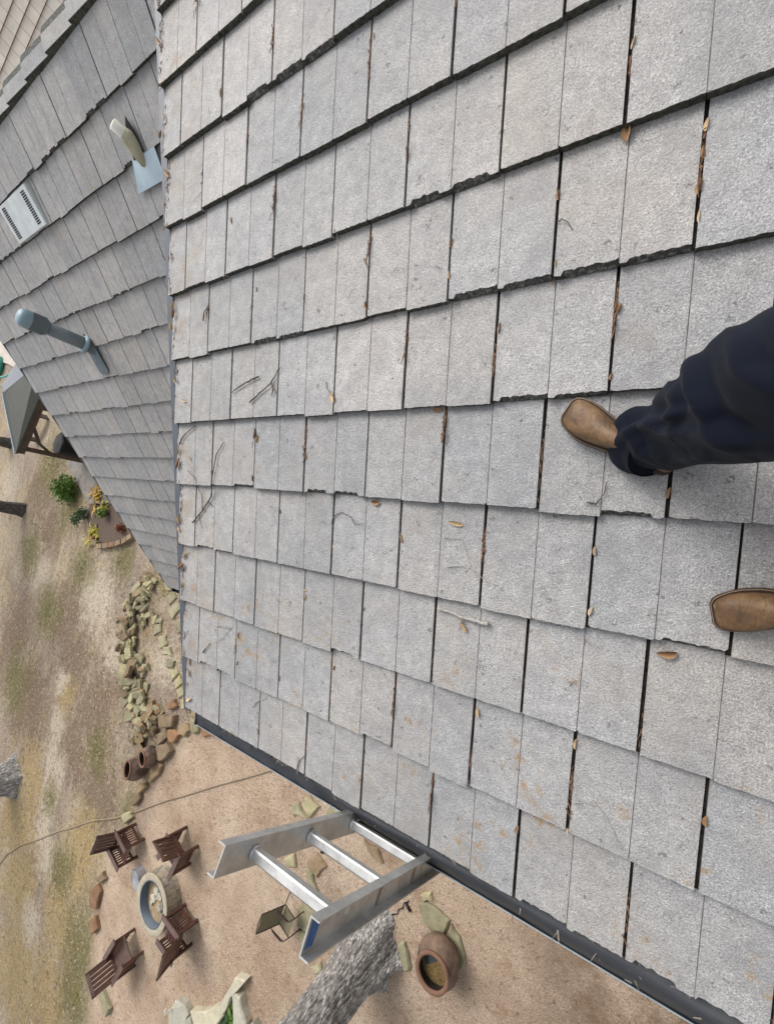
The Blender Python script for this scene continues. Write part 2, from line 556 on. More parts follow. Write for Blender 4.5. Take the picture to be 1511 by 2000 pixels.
# ------------------------------------------------------------------ gutters
def mesh_guard_mat():
    t = NT("black woven gutter mesh")
    o = t.obj()
    w1 = t.n("ShaderNodeTexWave"); w1.inputs["Scale"].default_value = 150; t.L(t.mapped(o, (1, 1, 1), (0, 0, R(35))), w1.inputs["Vector"])
    w2 = t.n("ShaderNodeTexWave"); w2.inputs["Scale"].default_value = 150; t.L(t.mapped(o, (1, 1, 1), (0, 0, R(-35))), w2.inputs["Vector"])
    h = t.math('ADD', w1.outputs["Fac"], w2.outputs["Fac"])
    t.bump(h, .35, .0015)
    c = t.ramp(h, [(.25, (.008, .009, .011, 1)), (.9, (.034, .038, .046, 1))])
    return t.done(c, .36, 0, .6)
M['guard'] = mesh_guard_mat()
gy0 = near_pt(0, 12, 0).y; gz0 = near_pt(0, 12, 0).z
def gutter(x0, x1, y0, z0, parent, guard=True):
    mb = MB()
    prof = [(-.03, .0), (-.03, -.115), (.05, -.115), (.085, -.06), (.085, -.035), (.088, -.035), (.088, -.062), (.052, -.119), (-.034, -.119), (-.034, .0)]
    for x in (x0, x1):
        for (y, z) in prof: mb.v.append(tuple(hp((x, y0 + y, z0 + z))))
    k = len(prof)
    for i in range(k): mb.face([i, k + i, k + (i + 1) % k, (i + 1) % k])
    for x in (x0, x1):
        mb.box(hp((x, y0 + .027, z0 - .07)), (.006, .118, .09))
    g = mb.build("gutter", M['gutter'], parent)
    mb = MB()
    mb.tube([hp((x0, y0 + .087, z0 - .033)), hp((x1, y0 + .087, z0 - .033))], .0024, 8)
    lp = mb.build("gutter_lip", M['lip'], g)
    if guard:
        mb = MB(); ns = 90; na = 10; r = random.Random(5)
        for i in range(ns + 1):
            x = x0 + .012 + (x1 - x0 - .024) * i / ns
            sw = min(1, max(0, (1.3 - x) / .25))                # swollen roll, pressed flat towards the far end
            for j in range(na + 1):
                t = j / na
                y = y0 - .040 + .120 * t
                z = z0 - .036 + math.sin(math.pi * t) * (.006 + .034 * sw) + .006 * noise.noise((x * 5, t * 2, 3)) + .004 * noise.noise((x * 17, t * 4, 9))
                if sw < .5: z += .0035 * math.sin(i * 2.1) * (j > 6)
                mb.v.append(tuple(hp((x, y, z))))
        for i in range(ns):
            for j in range(na):
                q = i * (na + 1) + j
                mb.face([q, q + na + 1, q + na + 2, q + 1], 0, True)
        mb.build("gutter_guard", M['guard'], g)
    return g
gut = gutter(2.235, -2.3, gy0, gz0, house)
# corner of the guard's dented far end: dark leaf mould
lp2 = left_pt(0, 16, 0)
gutter(7.5, 1.9, lp2.y, lp2.z, house, False)

# ------------------------------------------------------------------ rear wing roof, far beyond the ridge
M['fartile'] = simple("pale cream tile", lin(232, 222, 208), .85, 0, .10, 3, 0, 60, .2, .12)
M['farbutt'] = simple("red brown tile butt", lin(120, 84, 78), .9, 0, .3, 8)
ph3, pt3 = R(40), R(47)
h3 = Vector((math.cos(ph3), math.sin(ph3), 0))
g3 = Vector((math.sin(ph3), -math.cos(ph3), 0)); up3 = (g3 * math.cos(pt3) + Vector((0, 0, 1)) * math.sin(pt3)).normalized()
n3 = h3.cross(up3).normalized()
if n3.z < 0: n3 = -n3
d0 = (-cz * 802.147 + cx * (40 - 755.5) - cy * (50 - 1000)).normalized()
P3 = Vector((0, 0, 7)) + d0 * 21.5
wing = empty("rear_wing", (P3.x, P3.y, 0))
tag(wing, "pale cream tiled roof of the rear wing beyond the ridge caps", "roof")
wl = Vector((-P3.x, -P3.y, 0))
def ft_mesh(seed):
    r = random.Random(seed); mb = MB()
    w, l, t = .322, .40, .03
    top = lambda y: t * (1 - y / .342)
    for y in (0, l):
        for x in (0, w): mb.v.append((x, y, top(y)))
    for x in (0, w): mb.v.append((x, 0, -.01))
    mb.face([0, 1, 3, 2], 0); mb.face([4, 5, 1, 0], 1)
    n = len(mb.v)
    for y in (0, l):
        mb.v.append((w, y, top(y))); mb.v.append((w, y, top(y) - .03))
    mb.face([n, n + 1, n + 3, n + 2], 1)
    return mb.mesh("roof_tile", [M['fartile'], M['farbutt']])
FT = [ft_mesh(i) for i in range(3)]
rx3 = Matrix((h3, up3, n3)).transposed().to_4x4()
if rx3.determinant() < 0:
    rx3 = Matrix((-h3, up3, n3)).transposed().to_4x4()
sx3 = Vector(rx3.col[0][:3])
mb = MB()
SG = 1 if sx3.dot(h3) > 0 else -1
EXT = ((-8 * SG, -3.2), (3.6 * SG, -3.2), (3.6 * SG, 4.4), (-8 * SG, 4.4))
for (a_, b_) in EXT:
    mb.v.append(tuple(P3 + wl + sx3 * a_ + up3 * b_ - n3 * .03))
for (a_, b_) in EXT:
    mb.v.append(tuple(P3 + wl + sx3 * a_ + up3 * b_ - n3 * .2))
for q in ((0, 1, 2, 3), (7, 6, 5, 4), (0, 4, 5, 1), (1, 5, 6, 2), (2, 6, 7, 3), (3, 7, 4, 0)): mb.face(list(q))
deck3 = mb.build("roof_deck", M['farbutt'], wing)
for j in range(-9, 12):
    for k in range(-24, 25):
        if k * SG > 9 or k * SG < -23: continue
        p = P3 + sx3 * (k * .33) + up3 * (j * .342)
        if in_view(p, 14): link("roof_tile", FT[rng.randrange(3)], deck3, Matrix.Translation(p + wl) @ rx3)
mb = MB()
mbq = P3 + wl - up3 * 3.0 - n3 * .3
c0 = mbq - sx3 * 6.6 * SG; c1 = mbq + sx3 * 3.2 * SG
mb.beam((c0.x, c0.y, c0.z / 2), (c1.x, c1.y, c1.z / 2), .2, c0.z - .02)
mb.build("wall", M['wall'], wing)

# ------------------------------------------------------------------ ground
PATIO = [(9.007, 4.834), (9.853, 6.089), (10.595, 7.166), (11.457, 8.478), (12.043, 9.573), (12.264, 10.508), (12.159, 11.399), (11.979, 12.092), (11.714, 12.967), (11.553, 13.875), (13.0, 16.5), (8, 17), (-6, 14), (-6, 1.0), (5.5, 1.0)]
def poly_dist(x, y, poly):
    """signed distance to a polygon, positive inside"""
    inside = False; best = 1e9
    for i in range(len(poly)):
        x1, y1 = poly[i]; x2, y2 = poly[(i + 1) % len(poly)]
        if (y1 > y) != (y2 > y) and x < (x2 - x1) * (y - y1) / (y2 - y1) + x1: inside = not inside
        dx, dy = x2 - x1, y2 - y1
        t = max(0, min(1, ((x - x1) * dx + (y - y1) * dy) / (dx * dx + dy * dy + 1e-9)))
        best = min(best, math.hypot(x - x1 - t * dx, y - y1 - t * dy))
    return best if inside else -best
PIT = (9.27, 9.25)
def blobs(*a): return [(p[0], p[1], r_) for p, r_ in a]
GRASS = blobs(((22.099, 2.479), 1.3), ((19.103, 0.163), 1.4), ((17.161, 2.390), 1.1), ((14.476, 1.730), .9), ((19.209, 4.286), 1.3), ((13.705, 7.552), .8), ((12.532, 12.426), 1.3), ((12.306, 13.615), 1.3), ((11.453, 8.341), .6), ((21.743, -1.561), 1.6), ((11.715, 2.016), .5), ((20.890, 7.493), 1.5), ((16.018, 9.916), .7), ((14.462, 11.371), .9))
PALE = blobs(((15.595, 3.203), 1.5), ((13.908, 4.655), .9), ((16.302, 9.041), .9), ((16.671, 7.649), .7), ((16.157, 10.957), .9), ((16.979, 6.348), .6), ((20.971, 2.967), 1.0), ((26.489, -0.482), 1.6), ((15.746, 13.597), .8), ((16.158, 9.976), .7), ((15.544, 11.617), .8), ((11.104, 4.205), .7))
BROWN = blobs(((16.165, 5.418), 1.6), ((14.422, 6.719), 1.6), ((19.100, 7.728), 1.8), ((17.544, 4.318), 1.5), ((22.024, 6.140), 2.0), ((13.149, 8.450), 1.2), ((22.417, -0.179), 1.6), ((14.876, 8.156), 1.2), ((20.459, 1.423), 1.2), ((13.859, 5.592), 1.0))
STRAW = blobs(((17.806, 9.992), 1.2), ((18.268, 11.774), 1.5), ((13.633, 10.797), 1.3), ((17.197, 13.117), 1.6), ((14.086, 12.497), 1.3), ((16.082, 15.342), 1.8), ((13.480, 9.991), 1.0), ((13.910, 14.673), 1.5), ((16.380, 6.691), .7))
def field(lst, x, y):
    g = 0
    for gx, gy, gr in lst: g = max(g, 1 - math.hypot(x - gx, y - gy) / (gr * 1.35))
    return max(0, g)
def gh(x, y, pm):
    h = .05 * noise.noise((x * .25, y * .25, 1)) + .022 * noise.noise((x * .9, y * .9, 4)) + .010 * noise.noise((x * 3.1, y * 3.1, 7))
    return h * (0.25 + .75 * (1 - pm)) if True else h
def make_ground():
    xs = [-200, -80, -30] + [-8 + .2 * i for i in range(0, 201)] + [36, 42, 55, 90, 200]
    ys = [-200, -80, -30] + [-13 + .2 * i for i in range(0, 176)] + [26, 32, 45, 90, 200]
    v = []; f = []; pa = []; ga = []; pl = []; bw = []; sw_ = []
    for x in xs:
        for y in ys:
            if -9 < x < 33 and -14 < y < 23:
                d = poly_dist(x, y, PATIO) + .22 * noise.noise((x * 1.1, y * 1.1, 0)) + .08 * noise.noise((x * 4, y * 4, 0))
                pm = max(0, min(1, .5 + d / .5))
                g = field(GRASS, x, y); f1, f2_, f3 = field(PALE, x, y), field(BROWN, x, y), field(STRAW, x, y)
                z = gh(x, y, pm) if abs(x - 2) < 30 else 0
            else:
                pm = 0; g = .2; z = 0; f1 = f2_ = f3 = .2
            v.append((x, y, z)); pa.append(pm); ga.append(max(0, g)); pl.append(f1); bw.append(f2_); sw_.append(f3)
    ny = len(ys)
    for i in range(len(xs) - 1):
        for j in range(ny - 1):
            f.append((i * ny + j, (i + 1) * ny + j, (i + 1) * ny + j + 1, i * ny + j + 1))
    me = bpy.data.meshes.new("ground"); me.from_pydata(v, [], f)
    for nm, dat in (("patio", pa), ("grass", ga), ("pale", pl), ("brown", bw), ("straw", sw_)):
        at = me.attributes.new(nm, 'FLOAT', 'POINT'); at.data.foreach_set("value", dat)
    me.polygons.foreach_set("use_smooth", [True] * len(f))
    t = NT("bare dirt and decomposed granite")
    ap = t.n("ShaderNodeAttribute"); ap.attribute_name = "patio"
    ag = t.n("ShaderNodeAttribute"); ag.attribute_name = "grass"
    # patio: pink tan granite fines with scattered darker bits
    pcol = t.ramp(t.noise(.75, 5, .62), [(.28, (.40, .285, .20, 1)), (.5, (.57, .43, .315, 1)), (.74, (.70, .56, .43, 1))])
    pcol = t.mix(t.ramp(t.noise(.5, 4, .6, t.mapped(t.P(), (1, 1, 1), (0, 0, 1))), [(.55, 0), (.72, .45)]), pcol, (.23, .19, .15, 1))
    pcol = t.mix(1.0, pcol, t.ramp(t.noise(45, 5, .8), [(.32, .42), (.5, 1.0), (.70, 1.65)]), 'MULTIPLY')
    pcol = t.mix(t.ramp(t.noise(11, 5, .75), [(.56, 0), (.66, .75)]), pcol, (.17, .105, .065, 1))
    pcol = t.mix(t.ramp(t.noise(2.6, 6, .75, t.mapped(t.P(), (1, 1, 1), (0, 0, 3))), [(.54, 0), (.70, .55)]), pcol, (.30, .165, .09, 1))
    xyz = t.sep(t.P())
    near_wall = t.math('MULTIPLY', t.ramp(t.math('MULTIPLY', t.math('ADD', xyz[0], 3.5), .2), [(.72, 1), (.98, 0)]), t.ramp(t.noise(1.6, 6, .75), [(.40, 0), (.60, .75)]))
    pcol = t.mix(near_wall, pcol, (.22, .145, .085, 1))
    # yard: grey brown dirt with straw and thin moss
    dcol = t.ramp(t.noise(.55, 7, .68, dist=.6), [(.30, (.19, .138, .092, 1)), (.45, (.325, .25, .18, 1)), (.57, (.435, .35, .26, 1)), (.72, (.57, .475, .35, 1))])
    straw = t.ramp(t.noise(.8, 7, .72, t.mapped(t.P(), (.55, 1.5, 1), (0, 0, .5)), .8), [(.50, 0), (.66, .8)])
    dcol = t.mix(straw, dcol, (.46, .335, .165, 1))
    track = t.ramp(t.noise(1.0, 6, .68, t.mapped(t.P(), (.62, .13, 1), (0, 0, .12)), .3), [(.42, 0), (.52, .85), (.64, 0)])
    dcol = t.mix(t.math('MULTIPLY', track, .4), dcol, (.66, .57, .42, 1))
    mauve = t.ramp(t.noise(.42, 6, .7, t.mapped(t.P(), (1, .55, 1), (0, 0, 5))), [(.46, 0), (.60, .8)])
    dcol = t.mix(mauve, dcol, (.335, .265, .225, 1))
    def zone(name, sc_, col_, lo, hi, mx, stretch=(1, .45, 1)):
        a_ = t.n("ShaderNodeAttribute"); a_.attribute_name = name
        fz = t.math('ADD', t.math('MULTIPLY', a_.outputs["Fac"], .30), t.math('ADD', t.math('MULTIPLY', t.noise(sc_, 8, .80, t.mapped(t.P(), stretch, (0, 0, .15)), .8), .62), t.math('MULTIPLY', t.noise(sc_ * 3.3, 6, .8), .46)))
        return t.mix(t.ramp(fz, [(lo, 0), (hi, mx)]), dcol, col_)
    dcol = zone("brown", 1.1, (.225, .16, .11, 1), .56, .72, .85)
    dcol = zone("straw", 1.3, (.44, .32, .145, 1), .58, .74, .8)
    dcol = zone("pale", 1.2, (.60, .51, .395, 1), .60, .76, .9)
    dcol = zone("grass", 1.5, (.17, .155, .055, 1), .58, .76, .8)
    dcol = t.mix(1.0, dcol, t.ramp(t.noise(24, 5, .78), [(.33, .5), (.5, 1.0), (.68, 1.5)]), 'MULTIPLY')
    dcol = t.mix(t.ramp(t.noise(7, 6, .78), [(.53, 0), (.64, .8)]), dcol, (.12, .085, .05, 1))
    dcol = t.mix(t.ramp(t.noise(9, 6, .78, t.mapped(t.P(), (1, 1, 1), (0, 0, 2))), [(.55, 0), (.66, .8)]), dcol, (.64, .56, .43, 1))
    c = t.mix(ap.outputs["Fac"], dcol, pcol)
    t.bump(t.math('ADD', t.noise(9, 6, .75), t.math('MULTIPLY', t.noise(45, 5, .8), .5)), .95, .07)
    me.materials.append(t.done(c, .95, 0, .15))
    o = link("ground", me); o["kind"] = "structure"
    return o
make_ground()
def ground_z(x, y):
    d = poly_dist(x, y, PATIO) + .22 * noise.noise((x * 1.1, y * 1.1, 0)) + .08 * noise.noise((x * 4, y * 4, 0))
    return gh(x, y, max(0, min(1, .5 + d / .5)))
def g3d(xy, h=0.0): return Vector((xy[0], xy[1], ground_z(*xy) + h))

# pale walk and porch slab
M['conc'] = simple("pale concrete", lin(196, 186, 174), .85, 0, .15, 3, .2, 40)
M['conc2'] = simple("grey concrete", lin(132, 126, 120), .88, 0, .2, 4, .2, 40)
mb = MB(); WK = [(37.088, -9.729), (34.756, -7.865), (30.554, -6.962), (26.883, -5.894), (26.036, -6.202), (31.383, -8.283)]
mb.prism(WK, -.05, .09); mb.build("concrete_walk", M['conc'])["kind"] = "structure"
mb = MB(); mb.prism([(20.184, -1.470), (18.531, -0.580), (17.461, 0.051), (15.133, -0.108), (17.438, -2.000), (19.189, -2.006)], -.05, .10, 0, .01)
mb.build("porch_slab", M['conc2'])["kind"] = "structure"
mb = MB(); mb.prism([(17.465, -0.433), (17.498, 0.536), (16.808, 1.151), (15.813, 1.365), (14.647, 1.121), (13.827, 0.826), (13.254, 0.502), (15.305, -0.544)], -.05, .06, 0, .05)
M['mulch'] = simple("brown mulch", (.12, .085, .065, 1), .95, 0, .5, 30, .8, 60)
mb.build("flower_bed_soil", M['mulch'])["kind"] = "structure"

# ------------------------------------------------------------------ stones
def stone_mat(name, c1, c2):
    t = NT(name)
    k = t.ramp(t.noise(5, 5, .65), [(.3, c1), (.7, c2)])
    one = t.ramp(t.rnd(), [(0, (.72, .72, .70, 1)), (.5, (1, 1, 1, 1)), (1, (1.16, 1.12, 1.0, 1))])
    k = t.mix(1.0, k, one, 'MULTIPLY')
    k = t.mix(t.ramp(t.noise(14, 4, .7), [(.55, 0), (.75, .5)]), k, (.14, .125, .085, 1))
    t.bump(t.noise(25, 5), .5, .02)
    return t.done(k, .9, 0, .2)
M['ystone'] = stone_mat("yellow tan sandstone", (.265, .24, .15, 1), (.44, .405, .27, 1))
M['bstone'] = stone_mat("brown sandstone", (.20, .145, .09, 1), (.34, .255, .17, 1))
M['rstone'] = stone_mat("rust brown stone", (.19, .105, .06, 1), (.32, .195, .115, 1))
M['pstone'] = stone_mat("pale mortared stone", (.40, .385, .32, 1), (.54, .51, .42, 1))
def stone_mesh(seed, n, sx, sy, h, mat):
    r = random.Random(seed); mb = MB(); poly = []
    for i in range(n):
        a = 2 * math.pi * (i + r.uniform(-.28, .28)) / n
        q = r.uniform(.78, 1.08)
        poly.append((math.cos(a) * sx * q, math.sin(a) * sy * q))
    mb.prism(poly, 0, h, 0, min(.010, h * .2), h * .16, r)
    return mb.mesh("stone", mat)
def place_stone(me, xy, z, rz, tilt, label, group, r, name="rubble_stone"):
    o = link(name, me)
    o.location = (xy[0], xy[1], z)
    o.rotation_euler = (tilt * r.gauss(0, 1), tilt * r.gauss(0, 1), rz)
    tag(o, label, "stone", group)
    return o
SY = [stone_mesh(500 + i, rng.choice((4, 5, 5, 6)), rng.uniform(.15, .33), rng.uniform(.10, .19), rng.uniform(.04, .09), M['ystone']) for i in range(10)]
SB = [stone_mesh(530 + i, rng.choice((5, 6, 7)), rng.uniform(.13, .27), rng.uniform(.10, .19), rng.uniform(.07, .14), M['bstone']) for i in range(8)]
SR = [stone_mesh(560 + i, 6, rng.uniform(.13, .22), rng.uniform(.10, .16), rng.uniform(.07, .12), M['rstone']) for i in range(3)]
r = random.Random(21)
# ridge of the rubble heap runs along this line; (point, half width, height)
HEAP = [((12.548, 1.972), .30, .05), ((12.715, 2.576), .42, .16), ((13.094, 3.276), .52, .24), ((13.189, 3.845), .45, .20), ((12.608, 4.240), .45, .20), ((12.403, 4.785), .62, .34),
        ((12.440, 5.315), .55, .22), ((11.621, 5.422), .45, .22), ((11.388, 5.838), .60, .28), ((10.970, 6.105), .5, .18)]
for i in range(len(HEAP) - 1):
    (a, wa, ha), (b, wb, hb) = HEAP[i], HEAP[i + 1]
    L = math.dist(a, b); cnt = max(8, int(L * 32))
    for k in range(cnt):
        t = r.random(); s = r.gauss(0, .45)
        w = wa + (wb - wa) * t; h = (ha + (hb - ha) * t)
        dx, dy = (b[0] - a[0]) / L, (b[1] - a[1]) / L
        xy = (a[0] + dx * L * t - dy * s * w * 1.4, a[1] + dy * L * t + dx * s * w * 1.4)
        lift = max(0, 1 - abs(s)) * h * r.uniform(.35, 1)
        q = r.random()
        me = r.choice(SY) if q < .68 else (r.choice(SB) if q < .93 else r.choice(SR))
        kind = "yellow tan" if q < .68 else ("brown" if q < .93 else "rust red")
        bb = [v.co for v in me.vertices]; big_ = max(v.x for v in bb) - min(v.x for v in bb)
        size_ = "small" if big_ < .34 else ("large" if big_ > .46 else "middling")
        zone_ = ("at the far tip", "at the far tip", "in the upper part", "in the upper part", "in the middle", "in the middle", "in the lower part", "in the lower part", "at the clay pot end")[i]
        side_ = "crest" if abs(s) < .22 else ("yard side" if -dy * s > 0 else "house side")
        place_stone(me, xy, ground_z(*xy) - .02 + lift, r.uniform(0, 6.3), .38,
                    "%s %s stone %s of the rubble heap, %s" % (size_, kind, zone_, side_), "%s stones in the rubble heap" % kind, r)
def flag(poly, h, mat, label, group=None, cat="stone", name="flagstone", z=0.0):
    mb = MB(); rr = random.Random(len(poly) * 7 + int(poly[0][0] * 100))
    cxx = sum(p[0] for p in poly) / len(poly); cyy = sum(p[1] for p in poly) / len(poly)
    z0 = ground_z(cxx, cyy)
    pts = []
    for i in range(len(poly)):
        a, b = poly[i], poly[(i + 1) % len(poly)]
        pts.append((a[0] - cxx + rr.uniform(-.03, .03), a[1] - cyy + rr.uniform(-.03, .03)))
        e = math.dist(a, b)
        pts.append(((a[0] + b[0]) / 2 - cxx + rr.uniform(-.06, .06) * e, (a[1] + b[1]) / 2 - cyy + rr.uniform(-.06, .06) * e))
    mb.prism(pts, -.05, h, 0, min(.03, h * .5), .008, rr)
    o = mb.build(name, mat)
    o.location = (cxx, cyy, z0 + z)
    return tag(o, label, cat, group)
# flagstones set in the strip under the eave of the main roof
FG = "flagstones under the main eave"
for nf, poly in enumerate(([(11.545, 2.357), (11.237, 2.168), (11.037, 2.305), (11.317, 2.563)], [(11.354, 2.687), (10.900, 2.337), (10.721, 2.501), (11.021, 2.906)],
             [(10.879, 2.946), (10.584, 2.699), (10.407, 3.023), (10.672, 3.196)], [(10.563, 3.226), (10.346, 3.064), (10.159, 3.431), (10.329, 3.501)],
             [(11.792, 2.029), (11.601, 1.951), (11.430, 2.144), (11.613, 2.236)])):
    flag(poly, .05, M['ystone'], "%s pale flagstone in the weedy strip by the low eave" % ("largest upper", "long second", "third", "fourth and lowest", "small topmost")[nf], FG)
FG2 = "flat stones in the second row"
for nf, poly in enumerate(([(12.064, 3.012), (11.762, 2.918), (11.810, 3.254), (12.011, 3.240)], [(11.800, 3.045), (11.505, 2.952), (11.504, 3.113), (11.788, 3.161)], [(11.846, 3.233), (11.524, 3.132), (11.485, 3.327), (11.776, 3.512)],
             [(11.609, 3.516), (11.250, 3.388), (11.097, 3.608), (11.344, 3.813)], [(11.322, 3.722), (10.960, 3.631), (10.803, 3.872), (11.206, 3.906)], [(10.966, 3.999), (10.645, 3.969), (10.656, 4.165), (10.948, 4.205)],
             [(10.786, 4.229), (10.496, 4.121), (10.343, 4.214), (10.602, 4.480)], [(10.465, 4.440), (10.290, 4.227), (10.138, 4.398), (10.319, 4.587)], [(10.311, 4.611), (10.079, 4.434), (9.896, 4.565), (10.108, 4.790)], [(10.014, 4.787), (9.816, 4.672), (9.691, 4.919), (9.902, 4.988)])):
    flag(poly, .06, M['ystone'], "flat yellow stone, %s from the far end of the row between rubble heap and house" % ORD[nf + 1], FG2)
flag([(9.454, 5.098), (9.146, 5.019), (9.044, 5.285), (9.317, 5.394)], .08, M['ystone'], "pale square stone just below the gutter's far corner")
flag([(9.000, 5.144), (8.414, 5.085), (8.298, 5.140), (8.908, 5.311)], .07, M['rstone'], "red brown stone edging tucked under the gutter")
BR = [([(10.743, 5.413), (10.028, 5.187), (10.062, 5.449), (10.549, 5.685)], 'bstone', "large grey brown boulder slab at the foot of the rubble heap"),
      ([(10.542, 5.035), (10.254, 4.862), (10.062, 4.934), (10.117, 5.058), (10.418, 5.183)], 'rstone', "orange brown stone alone above the border of the patio"),
      ([(9.849, 5.375), (9.514, 5.195), (9.382, 5.329), (9.543, 5.538), (9.806, 5.581)], 'bstone', "rounded tan stone at the upper end of the patio border"),
      ([(10.266, 5.639), (9.921, 5.518), (9.736, 5.582), (9.928, 5.859), (10.217, 5.859)], 'rstone', "flat reddish stone in the patio border"),
      ([(10.726, 5.909), (10.354, 5.670), (10.219, 5.781), (10.545, 6.139)], 'bstone', "long leaning grey stone beside the reddish border stone"),
      ([(10.574, 6.203), (10.129, 5.906), (9.925, 6.013), (10.205, 6.406), (10.537, 6.455)], 'bstone', "big ochre stone in the middle of the patio border"),
      ([(10.981, 6.815), (10.537, 6.455), (10.253, 6.555), (10.313, 6.814), (10.611, 7.120), (11.027, 7.131)], 'bstone', "largest flat brown stone below the two clay pots"),
      ([(11.232, 7.458), (10.846, 7.191), (10.714, 7.269), (11.051, 7.651)], 'bstone', "small grey brown stone below the largest border stone"),
      ([(11.364, 7.840), (10.984, 7.542), (10.879, 7.684), (11.152, 7.964)], 'bstone', "last grey stone of the upper patio border"),
      ([(11.681, 8.416), (11.250, 8.141), (11.151, 8.257), (11.430, 8.546)], 'ystone', "ochre stone at the patio edge where the cord crosses"),
      ([(12.499, 10.839), (12.229, 10.516), (12.002, 10.613), (12.043, 11.092), (12.381, 11.254)], 'rstone', "long orange stone at the patio edge left of the fire pit"),
      ([(11.171, 12.640), (10.999, 12.503), (10.575, 12.653), (10.637, 12.901), (10.944, 12.838)], 'ystone', "yellow stone at the patio edge behind the wide seated chair"),
      ([(12.353, 10.445), (12.106, 10.152), (11.857, 10.239), (12.068, 10.458)], 'bstone', "grey weathered stone beside the upper slatted chair"),
      ([(12.234, 11.442), (12.037, 11.249), (11.762, 11.463), (12.009, 11.740)], 'rstone', "half buried brown stone below the long orange stone")]
for poly, m_, lb in BR: flag(poly, .16 if 'boulder' in lb or 'big' in lb else .11, M[m_], lb)
# flat stones seen past the ladder and by the trunk
LS = [([(5.770, 5.608), (5.599, 5.451), (5.302, 5.637), (5.724, 5.749)], "yellow wedge shaped flagstone near the gutter, left of the pair"),
      ([(5.432, 5.298), (5.336, 5.217), (5.062, 5.275), (5.201, 5.591), (5.444, 5.503)], "yellow four sided flagstone near the gutter, right of the pair"),
      ([(4.779, 5.034), (4.532, 5.116), (4.685, 5.374), (4.846, 5.352)], "yellowish stone half hidden by the gutter above the ladder"),
      ([(5.172, 6.373), (4.931, 6.099), (4.671, 6.213), (4.846, 6.508), (5.103, 6.434)], "brown flat stone seen through the upper ladder rungs"),
      ([(5.747, 6.624), (5.478, 6.390), (5.372, 6.610), (5.639, 6.708)], "yellow flat stone seen left of the upper ladder rungs"),
      ([(5.153, 6.459), (4.956, 6.491), (4.797, 6.744), (5.013, 6.729)], "narrow olive stone seen between ladder rungs"),
      ([(3.946, 5.396), (3.630, 5.384), (3.465, 5.578), (3.710, 5.564)], "long olive brown stone seen below the ladder top rung"),
      ([(5.190, 7.241), (5.028, 7.038), (4.641, 7.117), (4.553, 7.293), (4.924, 7.519), (5.136, 7.549)], "grey olive stone behind the sling chair"),
      ([(5.125, 7.599), (4.765, 7.518), (4.734, 7.790), (4.956, 7.870)], "olive stone beside the ladder's top end"),
      ([(2.755, 5.769), (2.462, 5.687), (2.195, 5.771), (2.219, 5.984), (2.432, 6.141), (2.643, 5.995)], "broad mossy stone slab above the big clay pot"),
      ([(2.175, 5.790), (1.984, 5.906), (1.843, 6.193), (1.904, 6.364), (2.070, 6.409), (2.178, 6.021)], "long mossy stone slab right of the big clay pot"),
      ([(2.735, 5.645), (2.562, 5.520), (2.512, 5.604), (2.666, 5.720)], "small pale stone above the broad mossy slab"),
      ([(4.687, 8.013), (4.499, 7.807), (4.422, 7.936), (4.566, 8.097)], "small olive stone left of the tree trunk"),
      ([(3.026, 6.564), (2.894, 6.510), (2.716, 6.767), (2.786, 6.937), (2.899, 6.849)], "pale pointed stone between trunk and big clay pot")]
for poly, lb in LS: flag(poly, .06, M['bstone'] if 'brown' in lb else M['ystone'], lb)
PS = [([(6.837, 10.184), (6.635, 9.670), (6.446, 9.250), (6.150, 9.141), (6.469, 9.662), (6.595, 10.062)], "curved pale edging stone at the top of the planter"),
      ([(8.274, 11.115), (8.091, 10.788), (7.797, 10.701), (7.625, 10.754), (7.743, 11.128), (8.195, 11.482)], "pale rounded stone beside the white spigot"),
      ([(7.587, 10.625), (7.141, 10.368), (6.821, 9.993), (6.617, 10.106), (6.928, 10.607), (7.393, 10.887)], "wide pale stone in the middle of the planter rim"),
      ([(6.444, 9.507), (6.218, 9.497), (5.977, 9.817), (5.988, 10.016), (6.231, 10.184), (6.396, 9.810)], "long pale stone at the right of the planter"),
      ([(7.719, 10.954), (7.556, 10.729), (7.409, 10.960), (7.619, 11.147)], "narrow pale stone wedged in the planter rim"),
      ([(5.946, 9.816), (5.770, 9.658), (5.683, 9.766), (5.856, 9.924)], "small pale stone by the tree trunk at the planter")]
for poly, lb in PS: flag(poly, .16, M['pstone'], lb)

# edging blocks of the flower bed
bedp = [(16.623, 1.205), (16.245, 1.345), (15.827, 1.421), (15.409, 1.352), (15.009, 1.268), (14.628, 1.171), (14.270, 1.043), (13.990, 0.910)]
for i, p in enumerate(bedp):
    q = bedp[min(i + 1, len(bedp) - 1)] if i < len(bedp) - 1 else bedp[i - 1]
    mb = MB(); mb.box((0, 0, .07), (max(.2, math.dist(p, q) * .92), .16, .2))
    o = mb.build("edging_stone", M['bstone' if i % 4 else 'rstone']); o.location = g3d(p)
    o.rotation_euler = (0, 0, math.atan2(q[1] - p[1], q[0] - p[0]))
    tag(o, "%s brown edging stone of the flower bed, counted from its yard end" % ORD[i + 1], "stone", "edging stones of the flower bed")
big = stone_mesh(900, 8, .30, .17, .22, simple("blue grey rock", lin(150, 150, 155), .6, 0, .25, 6, .5, 20))
place_stone(big, (10.291, 9.364), .0, 2.4, 0, "smooth blue grey rock beside the stone fire pit", None, r, "boulder")

